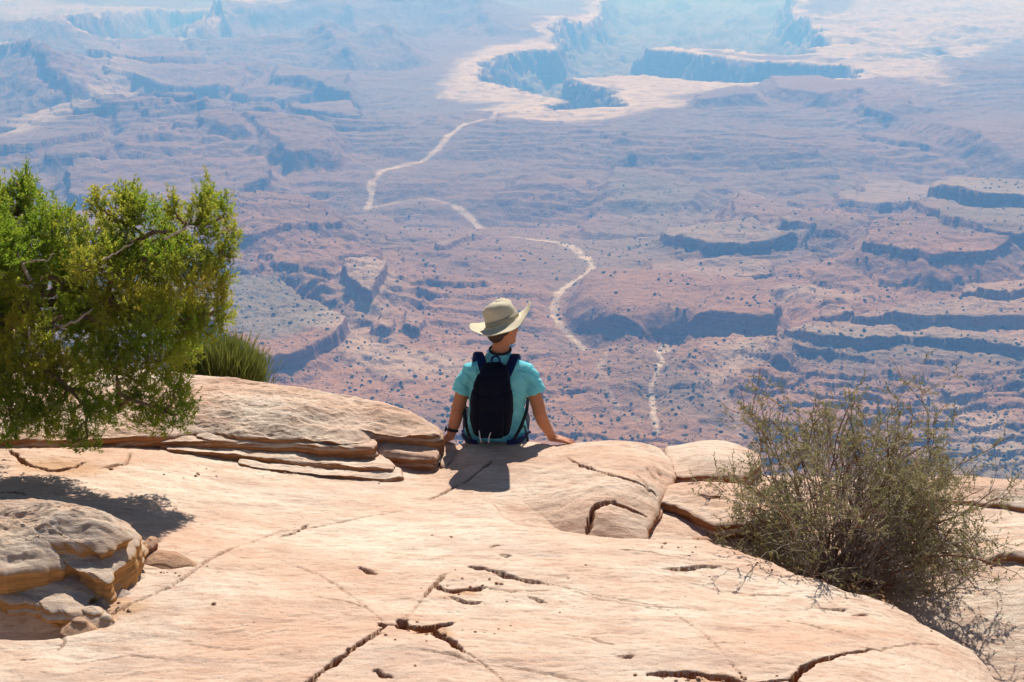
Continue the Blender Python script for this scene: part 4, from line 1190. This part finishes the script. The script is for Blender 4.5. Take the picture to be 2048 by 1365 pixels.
V, Fc, T = blades(bb, bd_, rng.uniform(.009, .020, len(bb)), rng.uniform(.0020, .0036, len(bb)), tn)
mesh_np('foliage', V, Fc, M_bush, False, sroot, attrs={'tone': T})
stems.build('stems', M_twig, sroot); stems2.build('reddish_stems', M_twig2, sroot); fine_tw.build('twigs', M_twig, sroot)

# --- rush-like clump at the rim behind the juniper
EB = P(440, 775, .20); EB[1] += .10
eroot = empty('joint_fir_clump', EB)
tag(eroot, 'tufted clump of upright green stems at the slab edge behind the juniper', 'shrub')
n = 3000
lob = rng.choice(3, n, p=[.3, .4, .3])
bx_ = np.array([-.17, .02, .15])[lob] + rng.normal(size=n) * .05
base = EB + np.stack([bx_, rng.normal(size=n) * .07, -.05 + .0 * bx_], 1)
hh = np.array([.36, .36, .25])[lob] * rng.uniform(.6, 1.08, n)
dr = np.stack([rng.normal(size=n) * .20 + bx_ * .9 + .02, rng.normal(size=n) * .25, np.ones(n)], 1); dr /= np.linalg.norm(dr, axis=1)[:, None]
ev, ef, et, k = [], [], [], 0
p = base; tone = np.clip(rng.normal(size=n) * .22 + .35 + np.array([-.3, .1, .0])[lob], 0, 1)
for s_ in range(3):
    V, Fc, T = blades(p, dr, hh / 3 * 1.3, np.full(n, .0034 - .0005 * s_), np.clip(tone + .15 * s_, 0, 1))
    ev.append(V); ef.append(Fc + k); et.append(T); k += len(V)
    p = p + dr * (hh / 3)[:, None]; dr = dr + rng.normal(size=dr.shape) * .09; dr /= np.linalg.norm(dr, axis=1)[:, None]
mesh_np('stems', np.concatenate(ev), np.concatenate(ef), M_eph, False, eroot, attrs={'tone': np.concatenate(et)})
# ------------------------------------------------------------------ the person on the rim
SEAT = P(985, 897, 0.0) + np.array([0, -.01, -.022])


def W(x, y, z):
    return SEAT + np.array([x, y, z])


def wp(l):
    return np.array([W(*p) for p in l])


def ellipsoid(mb, c, r, rot=None, n=16, m=24):
    th = np.linspace(0, np.pi, n)[:, None]; ph = np.linspace(0, 2 * np.pi, m, endpoint=False)[None]
    v = np.stack([np.sin(th) * np.cos(ph), np.sin(th) * np.sin(ph), np.cos(th) + 0 * ph], -1).reshape(-1, 3) * np.asarray(r)
    if rot is not None: v = v @ np.array(rot).T
    mb.add(v + c, grid_faces(n, m, True))


def loft(mb, secs, power=2.0, m=40, n_up=8):
    """closed loft of super-ellipses (cx, cy, z, rx, ry)"""
    s = np.array(secs, float); k = np.arange(len(s)); q = np.linspace(0, len(s) - 1, (len(s) - 1) * n_up + 1)
    # Catmull-Rom through the sections
    def cr(a):
        i = np.minimum(q.astype(int), len(s) - 2); t = q - i
        p0 = a[np.maximum(i - 1, 0)]; p1 = a[i]; p2 = a[i + 1]; p3 = a[np.minimum(i + 2, len(s) - 1)]
        return .5 * (2 * p1 + (p2 - p0) * t + (2 * p0 - 5 * p1 + 4 * p2 - p3) * t * t + (3 * p1 - p0 - 3 * p2 + p3) * t ** 3)
    cx, cy_, cz, rx, ry = [cr(s[:, i]) for i in range(5)]
    a = np.linspace(0, 2 * np.pi, m, endpoint=False)
    ca = np.sign(np.cos(a)) * np.abs(np.cos(a)) ** (2 / power); sa = np.sign(np.sin(a)) * np.abs(np.sin(a)) ** (2 / power)
    rings = np.stack([cx[:, None] + rx[:, None] * ca, cy_[:, None] + ry[:, None] * sa, cz[:, None] + 0 * ca], -1)
    nr = len(q)
    V = rings.reshape(-1, 3)
    f = grid_faces(nr, m, True)
    c0 = rings[0].mean(0); c1 = rings[-1].mean(0)
    V = np.concatenate([V, [c0], [c1]]) + SEAT
    j = np.arange(m)
    caps = np.concatenate([np.stack([j, (j + 1) % m, np.full(m, nr * m), np.full(m, nr * m)], -1), np.stack([(nr - 1) * m + j, (nr - 1) * m + (j + 1) % m, np.full(m, nr * m + 1), np.full(m, nr * m + 1)], -1)])
    mb.add(V, np.concatenate([f, caps]))


def fuse(name, mb, mat, parent, voxel=.006, smooth=6, disp=None, sub=0):
    """one continuous skin over all the pieces"""
    tmp = mb.build('tmp', mat)
    bm_ = tmp.modifiers.new('r', 'REMESH'); bm_.mode = 'VOXEL'; bm_.voxel_size = voxel; bm_.use_smooth_shade = True
    if smooth:
        s = tmp.modifiers.new('s', 'SMOOTH'); s.factor = .5; s.iterations = smooth
    dg = bpy.context.evaluated_depsgraph_get(); dg.update()
    me = bpy.data.meshes.new_from_object(tmp.evaluated_get(dg))
    v = np.empty(len(me.vertices) * 3, np.float32); me.vertices.foreach_get('co', v); v = v.reshape(-1, 3)
    if disp is not None:
        nn = np.empty(len(me.vertices) * 3, np.float32); me.vertices.foreach_get('normal', nn); nn = nn.reshape(-1, 3)
        v = disp(v, nn)
        me.vertices.foreach_set('co', v.astype(np.float32).ravel())
    me.update()
    bpy.data.objects.remove(tmp)
    o = bpy.data.objects.new(name, me); me.name = name
    me.materials.clear(); me.materials.append(mat)
    for p_ in me.polygons: p_.use_smooth = True
    link(o, parent)
    if parent: o.matrix_parent_inverse = mat_w(parent).inverted()
    return o


def skin_mat():
    m, nt, b = new_mat('skin', .55, .35)
    co = N(nt, 'ShaderNodeNewGeometry').outputs['Position']
    n = noise(nt, co, 30, 5, .6)
    c = mix(nt, n, (.46, .17, .075), (.60, .25, .12)); nt.links.new(c, b.inputs['Base Color'])
    b.inputs['Subsurface Weight'].default_value = .15; b.inputs['Subsurface Radius'].default_value = (.02, .008, .004); b.inputs['Subsurface Scale'].default_value = .5
    return m


M_skin = skin_mat()
M_shirt = simple('turquoise shirt', (.27, .84, .93), .85, .1, .08, 14, trans=.34, bump=.004)
M_pack = simple('navy black pack cloth', (.0035, .004, .012), .8, .12, .4, 60, bump=.003)
M_packb = simple('blue strap padding', (.004, .012, .065), .75, .12, .3, 60, bump=.002)
M_short = simple('dark shorts', (.018, .022, .035), .85, .1, .3, 40, bump=.004)
M_hat = simple('straw coloured hat cloth', (.62, .54, .38), .9, .1, .10, 120, trans=.10, bump=.002)
M_band = simple('hat band', (.34, .30, .21), .9, .1, .12, 120)
M_hair = simple('brown hair', (.05, .028, .016), .7, .3, .4, 200)
M_cord = simple('pale cord', (.55, .56, .58), .6, .3, .1, 60)
M_black = simple('black webbing', (.012, .012, .016), .6, .3, .2, 60)
M_white = simple('eye white', (.7, .68, .65), .3, .5, .02)

person = empty('person', W(0, 0, 0))
tag(person, 'person in turquoise t-shirt and wide-brimmed hat sitting on the rim, seen from behind', 'person')

HD = W(.062, .035, .775)                   # head centre
yaw, roll = R(-48), R(-9)
Rh = (Matrix.Rotation(yaw, 3, 'Z') @ Matrix.Rotation(roll, 3, 'Y'))
Rh = np.array(Rh)


def H(x, y, z):
    return HD + Rh @ np.array([x, y, z])


b = MB()
loft(b, [(.02, 0, .015, .13, .10), (.02, 0, .06, .165, .125), (.02, 0, .14, .16, .115), (.025, 0, .24, .135, .095), (.03, 0, .35, .145, .10), (.035, 0, .45, .165, .105), (.038, 0, .52, .145, .085), (.042, 0, .585, .085, .07), (.046, .005, .63, .055, .055)])
b.tube(wp([(.044, 0, .58), (.05, .01, .65), (.058, .025, .72)]), [.06, .053, .052], 20)
# arms
b.tube(wp([(-.10, 0, .51), (-.130, 0, .500), (-.170, -.01, .42), (-.205, -.035, .30), (-.213, -.05, .26), (-.228, -.055, .20), (-.243, -.07, .155), (-.25, -.08, .135)]), [.04, .046, .043, .040, .040, .037, .028, .026], 18)
b.tube(wp([(.18, 0, .51), (.203, 0, .500), (.242, -.01, .42), (.278, -.03, .30), (.284, -.035, .265), (.308, -.02, .20), (.348, .005, .122), (.360, .01, .098)]), [.04, .046, .043, .041, .041, .038, .028, .026], 18)
# legs over the edge
for sx in (-1, 1):
    x0 = .02 + sx * .085
    b.tube(wp([(x0, .02, .085), (x0 + sx * .02, .20, .095), (x0 + sx * .03, .42, .095), (x0 + sx * .03, .46, .06), (x0 + sx * .03, .46, -.05), (x0 + sx * .03, .44, -.20), (x0 + sx * .03, .43, -.33)]),
           [.09, .082, .062, .058, .055, .052, .036], 18)


def hand(mb, wrist, fwd, up, thumb, s=1.0, curl=.15):
    fwd = np.asarray(fwd, float); fwd /= np.linalg.norm(fwd); up = np.asarray(up, float); up -= fwd * up.dot(fwd); up /= np.linalg.norm(up)
    th = np.cross(up, fwd); th = th if th.dot(thumb) > 0 else -th
    M = np.stack([fwd, th, up], 1)
    ellipsoid(mb, wrist + fwd * .045 * s, (.052 * s, .041 * s, .017 * s), M)
    mb.tube(np.array([wrist - fwd * .02, wrist + fwd * .03]), [.025 * s, .024 * s], 14)
    for i, (off, ln) in enumerate(((.030, .072), (.010, .080), (-.010, .074), (-.029, .058))):
        p = wrist + fwd * (.080 - .004 * abs(i - 1)) * s + th * off * s
        pts = [p - fwd * .02 * s]; d = fwd + th * (off * 4.0); d /= np.linalg.norm(d); a = curl * .3
        pts.append(p)
        for f_ in (.45, .31, .24):
            dd = d * math.cos(a) - up * math.sin(a); pts.append(pts[-1] + dd * ln * f_ * s); a += curl
        mb.tube(np.array(pts), np.array([.0095, .0095, .0088, .008, .0068]) * s, 12)
        ellipsoid(mb, pts[-1], np.full(3, .0070 * s), n=8, m=10)
    p = wrist + fwd * .018 * s + th * .026 * s
    d = fwd * .55 + th * .8 - up * .15; d /= np.linalg.norm(d)
    pts = [p, p + d * .030 * s, p + d * .055 * s + fwd * .008 * s, p + d * .072 * s + fwd * .022 * s]
    mb.tube(np.array(pts), np.array([.014, .011, .0095, .0078]) * s, 12); ellipsoid(mb, pts[-1], np.full(3, .0078 * s), n=8, m=10)


hand(b, W(.362, .01, .092), (.93, .12, -.26), (.25, 0, 1), (0, 1, 0), 1.0, .10)
hand(b, W(-.252, -.085, .130), (-.72, -.32, -.22), (0, 0, 1), (-.3, 1, 0), .95, .32)
# head: cranium, jaw, nose, brow, lips, chin, ears
ellipsoid(b, H(0, -.008, .035), (.074, .094, .088), Rh); ellipsoid(b, H(0, .02, -.035), (.060, .072, .075), Rh); ellipsoid(b, H(0, .058, -.085), (.030, .028, .024), Rh)
b.tube(np.array([H(0, .080, .022), H(0, .096, .0), H(0, .108, -.020)]), [.009, .011, .014], 12); ellipsoid(b, H(0, .103, -.024), (.017, .012, .009), Rh)
for s_ in (-1, 1):
    ellipsoid(b, H(s_ * .028, .078, .030), (.022, .012, .008), Rh); ellipsoid(b, H(s_ * .038, .066, -.018), (.022, .018, .018), Rh)
    ellipsoid(b, H(s_ * .076, -.004, .0), (.009, .018, .031), Rh); ellipsoid(b, H(s_ * .077, .004, -.024), (.006, .010, .012), Rh)
ellipsoid(b, H(0, .088, -.050), (.023, .011, .007), Rh); ellipsoid(b, H(0, .086, -.061), (.020, .011, .007), Rh)
fuse('body', b, M_skin, person, .0042, 5)
for s_ in (-1, 1):
    e = MB(); ellipsoid(e, H(s_ * .030, .078, .012), (.012, .011, .010), Rh, 10, 14); eo = e.build('eye', M_white, person)
    e = MB(); ellipsoid(e, H(s_ * .030, .0865, .012), (.0055, .0035, .0055), Rh, 8, 12); io = e.build('iris', M_hair, eo)
h = MB()
ellipsoid(h, H(0, -.016, .035), (.080, .096, .092), Rh, 20, 30); ellipsoid(h, H(0, -.062, -.028), (.062, .040, .050), Rh)
fuse('hair', h, M_hair, person, .005, 3, lambda v, nn: v + nn * (.004 * fbm(v[:, 0] * 90, v[:, 2] * 25, 3, 500))[:, None])
# shirt
t = MB()
loft(t, [(.02, -.005, .078, .180, .130), (.02, -.005, .090, .190, .140), (.02, 0, .14, .190, .138), (.025, 0, .20, .176, .128), (.028, 0, .30, .172, .122), (.034, 0, .40, .188, .122), (.037, 0, .48, .196, .118), (.038, 0, .54, .182, .102), (.041, 0, .585, .125, .085),
         (.045, .002, .622, .078, .070), (.047, .004, .642, .066, .064)], m=56)
t.tube(wp([(-.08, 0, .520), (-.128, 0, .512), (-.164, -.008, .455), (-.188, -.014, .385)]), [.062, .063, .056, .060], 26)
t.tube(wp([(.15, 0, .520), (.204, 0, .512), (.238, -.008, .455), (.262, -.016, .385)]), [.062, .063, .056, .061], 26)


def wrinkle(v, nn):
    l = v - SEAT
    f = fbm(l[:, 0] * 7 + l[:, 2] * 5, l[:, 2] * 13 - l[:, 0] * 5 + l[:, 1] * 6, 4, 510, .5)
    g = np.abs(fbm(l[:, 0] * 5 - l[:, 1] * 6, l[:, 2] * 9 + l[:, 0] * 8, 3, 511))
    a = .010 + .008 * sstep(.3, .05, l[:, 2])
    return v + nn * (a * f - .012 * sstep(.12, 0, g) * .6)[:, None]


fuse('shirt', t, M_shirt, person, .0055, 5, wrinkle)
sh = MB()
loft(sh, [(.02, 0, -.05, .16, .13), (.02, 0, .02, .186, .146), (.02, 0, .05, .188, .142), (.02, 0, .075, .176, .13)])
for sx in (-1, 1):
    x0 = .02 + sx * .09
    sh.tube(wp([(x0, .02, .080), (x0 + sx * .02, .20, .095), (x0 + sx * .03, .38, .097)]), [.10, .098, .092], 20)
fuse('shorts', sh, M_short, person, .007, 4, lambda v, nn: v + nn * (.006 * fbm((v[:, 0]) * 14, v[:, 1] * 14 + v[:, 2] * 9, 3, 520))[:, None])
for sx in (-1, 1):
    x0 = .05 + sx * .115
    f_ = MB(); ellipsoid(f_, W(x0 - .03, .49, -.385), (.048, .135, .045)); ellipsoid(f_, W(x0 - .03, .44, -.35), (.047, .06, .055))
    fuse('shoe', f_, M_black, person, .006, 3)
# hat
HC = W(.062, .015, .822)
Rt = np.array(Matrix.Rotation(R(20), 3, 'Y').inverted() @ Matrix.Rotation(R(-4), 3, 'X'))


def hat_pt(r, a, z):
    return HC + Rt @ (np.array([r * math.cos(a) * 1.0, r * math.sin(a) * 1.06, z]) * 1.08)


prof = [(.002, .122), (.03, .121), (.058, .116), (.074, .104), (.083, .085), (.088, .055), (.092, .025), (.096, .004)]
brim = [(.100, -.004), (.115, -.008), (.135, -.010), (.155, -.011), (.172, -.011), (.184, -.010), (.190, -.008)]
V = []
m = 96
aa = np.linspace(0, 2 * np.pi, m, endpoint=False)


def ring(r, z, s, off=0):
    row = []
    for a in aa:
        cu = .052 * abs(math.cos(a)) ** 2.2 * s ** 1.4 - .020 * max(0, -math.sin(a)) ** 1.5 * s - .020 * max(0, math.sin(a)) ** 2 * s
        wv = .006 * math.sin(3 * a + 1.1) * s + .003 * math.sin(7 * a) * s
        rr = r * (1 - .05 * abs(math.cos(a)) ** 2 * s) + (.0025 * math.sin(5 * a + z * 60) if s == 0 else 0)
        dz = (-.010 * math.cos(a) ** 2 * (z > .10)) + (.006 * math.sin(2 * a + .5) * (z > .08))
        row.append(hat_pt(rr, a, z + cu + wv + dz + off))
    return row


rows = [ring(r, z, 0) for r, z in prof] + [ring(r, z, (r - .096) / .094) for r, z in brim]
rows += [ring(.1905, -.012, 1)] + [ring(r, z - .004, (r - .096) / .094) for r, z in brim[::-1]] + [ring(r - .003, z - .003, 0) for r, z in prof[::-1]]
V = np.array(rows).reshape(-1, 3)
hat = mesh_np('hat', V, grid_faces(len(rows), m, True), M_hat, True, person)
rows = [ring(.0965, .002, 0), ring(.0985, .006, 0), ring(.0945, .030, 0), ring(.090, .031, 0)]
hb = mesh_np('hat_band', np.array(rows).reshape(-1, 3), grid_faces(4, m, True), M_band, True); hb.parent = hat
hb.matrix_parent_inverse = Matrix.Identity(4); hat_w = mat_w(person) @ hat.matrix_parent_inverse; hb.matrix_parent_inverse = hat_w.inverted()
# neck cord and wrist watch
nk = MB(); a = np.linspace(0, 2 * np.pi, 25)
nk.tube(np.stack([.048 + .063 * np.cos(a), .006 + .063 * np.sin(a), .650 + .012 * np.sin(a)], 1) + SEAT, np.full(25, .008), 8, cap=False)
nk.build('neck_strap', M_black, person)
wt = MB(); wc = W(-.2415, -.070, .168)
axw = np.array([-.20, -.20, -.95]); axw /= np.linalg.norm(axw); e1 = np.cross(axw, [0, 1, 0]); e1 /= np.linalg.norm(e1); e2 = np.cross(axw, e1)
wt.tube(wc + np.outer(np.cos(a), e1) * .031 + np.outer(np.sin(a), e2) * .031, np.full(25, .009), 8, cap=False)
wo = wt.build('wrist_watch', M_black, person)
wf = MB(); fc = wc - e1 * .034 * np.sign(e1[0])
wf.tube(np.array([fc, fc - e1 * .010 * np.sign(e1[0])]), [.018, .017], 18); wf.build('watch_case', M_black, person)

# backpack: worn, but a thing of its own
pack = empty('backpack', W(0, -.2, .03))
tag(pack, 'slim black and navy daypack on the back of the seated person', 'backpack')
p = MB()
PX = -.003


def PZ(l):
    return [(x, y, .170 + (z - .03) * .76, rx * .86, ry) for x, y, z, rx, ry in l]


loft(p, PZ([(PX - .002, -.185, .030, .07, .03), (PX - .002, -.19, .045, .115, .062), (PX, -.195, .10, .134, .082), (PX, -.198, .20, .146, .090), (PX + .002, -.198, .32, .147, .090), (PX + .004, -.190, .42, .136, .080), (PX + .010, -.180, .51, .115, .066), (PX + .016, -.165, .58, .092, .048), (PX + .018, -.155, .615, .06, .025)]), power=2.7, m=48)


def puff(v, nn):
    l = v - SEAT
    f = fbm(l[:, 0] * 9, l[:, 2] * 9 + l[:, 1] * 5, 4, 530)
    seam = np.exp(-((np.abs(l[:, 0] - PX) - .075) / .006) ** 2) + np.exp(-((l[:, 2] - .44 - .25 * np.abs(l[:, 0])) / .007) ** 2) + np.exp(-((l[:, 2] - .20 + .2 * np.abs(l[:, 0])) / .006) ** 2)
    return v + nn * (.010 * f - .007 * seam)[:, None]


fuse('pack_body', p, M_pack, pack, .005, 5, puff)
fp = MB()
loft(fp, PZ([(PX, -.262, .06, .06, .020), (PX, -.268, .09, .085, .032), (PX, -.274, .17, .092, .034), (PX, -.272, .24, .088, .030), (PX, -.265, .27, .07, .018)]), power=3, m=36)
fuse('front_pocket', fp, M_pack, pack, .005, 4, puff)


def strap(name, pts, wd, th=.3, mat=M_packb, n=26, flat=(0, 1, 0)):
    mb = MB(); pts = wp(pts); q = np.linspace(0, len(pts) - 1, n); i = np.minimum(q.astype(int), len(pts) - 2); t = (q - i)[:, None]
    p0 = pts[np.maximum(i - 1, 0)]; p1 = pts[i]; p2 = pts[i + 1]; p3 = pts[np.minimum(i + 2, len(pts) - 1)]
    c = .5 * (2 * p1 + (p2 - p0) * t + (2 * p0 - 5 * p1 + 4 * p2 - p3) * t * t + (3 * p1 - p0 - 3 * p2 + p3) * t ** 3)
    mb.tube(c, np.full(n, wd), 12, flat=(flat, th)) if flat else mb.tube(c, np.full(n, wd), 8)
    return mb.build(name, mat, pack)


def sstrap(name, pts, w_, t_, mat):
    """band lying on the body: width runs sideways (x), thickness outward"""
    mb = MB(); pts = wp(pts); n = 30; q = np.linspace(0, len(pts) - 1, n); i = np.minimum(q.astype(int), len(pts) - 2); t = (q - i)[:, None]
    p0 = pts[np.maximum(i - 1, 0)]; p1 = pts[i]; p2 = pts[i + 1]; p3 = pts[np.minimum(i + 2, len(pts) - 1)]
    c = .5 * (2 * p1 + (p2 - p0) * t + (2 * p0 - 5 * p1 + 4 * p2 - p3) * t * t + (3 * p1 - p0 - 3 * p2 + p3) * t ** 3)
    tg = np.gradient(c, axis=0); tg /= np.linalg.norm(tg, axis=1)[:, None]
    a = np.linspace(0, 2 * np.pi, 14, endpoint=False)
    X = np.array([1.0, 0, 0]); R_ = []
    for k_ in range(n):
        x = X - tg[k_] * X.dot(tg[k_]); x /= np.linalg.norm(x) + 1e-9; o = np.cross(tg[k_], x)
        R_.append(c[k_] + np.outer(np.sign(np.cos(a)) * np.abs(np.cos(a)) ** .5 * w_, x) + np.outer(np.sin(a) * t_, o))
    mb.add(np.concatenate(R_), grid_faces(n, 14, True))
    return mb.build(name, mat, pack)


sstrap('shoulder_strap', [(-.030, -.175, .50), (-.048, -.150, .575), (-.070, -.085, .632), (-.085, .0, .630), (-.095, .095, .56), (-.10, .125, .44), (-.13, .11, .30)], .027, .009, M_packb)
sstrap('shoulder_strap', [(.060, -.175, .50), (.098, -.150, .565), (.125, -.085, .612), (.140, .0, .618), (.145, .095, .55), (.14, .125, .44), (.16, .11, .30)], .027, .009, M_packb)
strap('haul_loop', [(-.002, -.172, .585), (.000, -.155, .640), (.020, -.148, .655), (.045, -.155, .640), (.048, -.172, .58)], .006, .5, M_packb, flat=None)
strap('side_strap', [(.12, -.17, .13), (.165, -.12, .19), (.205, -.05, .28), (.215, .02, .35)], .010, .3, M_black)
strap('side_strap', [(-.12, -.17, .13), (-.15, -.12, .19), (-.165, -.05, .28), (-.165, .02, .35)], .010, .3, M_black)
strap('hip_belt', [(.09, -.20, .135), (.165, -.135, .125), (.212, -.04, .13), (.212, .05, .12), (.14, .13, .10), (.02, .155, .10)], .017, .35, M_packb)
strap('hip_belt', [(-.09, -.20, .135), (-.14, -.135, .12), (-.176, -.04, .12), (-.176, .05, .12), (-.11, .13, .10), (.02, .155, .10)], .017, .35, M_packb)
strap('compression_strap', [(.135, -.20, .15), (.185, -.12, .21), (.208, -.06, .14), (.222, -.03, .035), (.226, -.03, .005)], .006, .4, M_black)
strap('compression_strap', [(-.145, -.21, .36), (-.160, -.15, .33), (-.172, -.17, .30)], .006, .4, M_black)
strap('dangling_strap', [(.10, -.22, .075), (.108, -.235, .05), (.112, -.235, .015)], .006, .4, M_black)
strap('zip_cord', [(-.074, -.302, .245), (-.070, -.310, .22), (-.066, -.312, .195), (-.062, -.306, .175)], .0032, 1, M_cord, flat=None)
strap('zip_cord', [(-.006, -.306, .235), (-.014, -.314, .215), (-.018, -.314, .190), (-.018, -.308, .172)], .0032, 1, M_cord, flat=None)
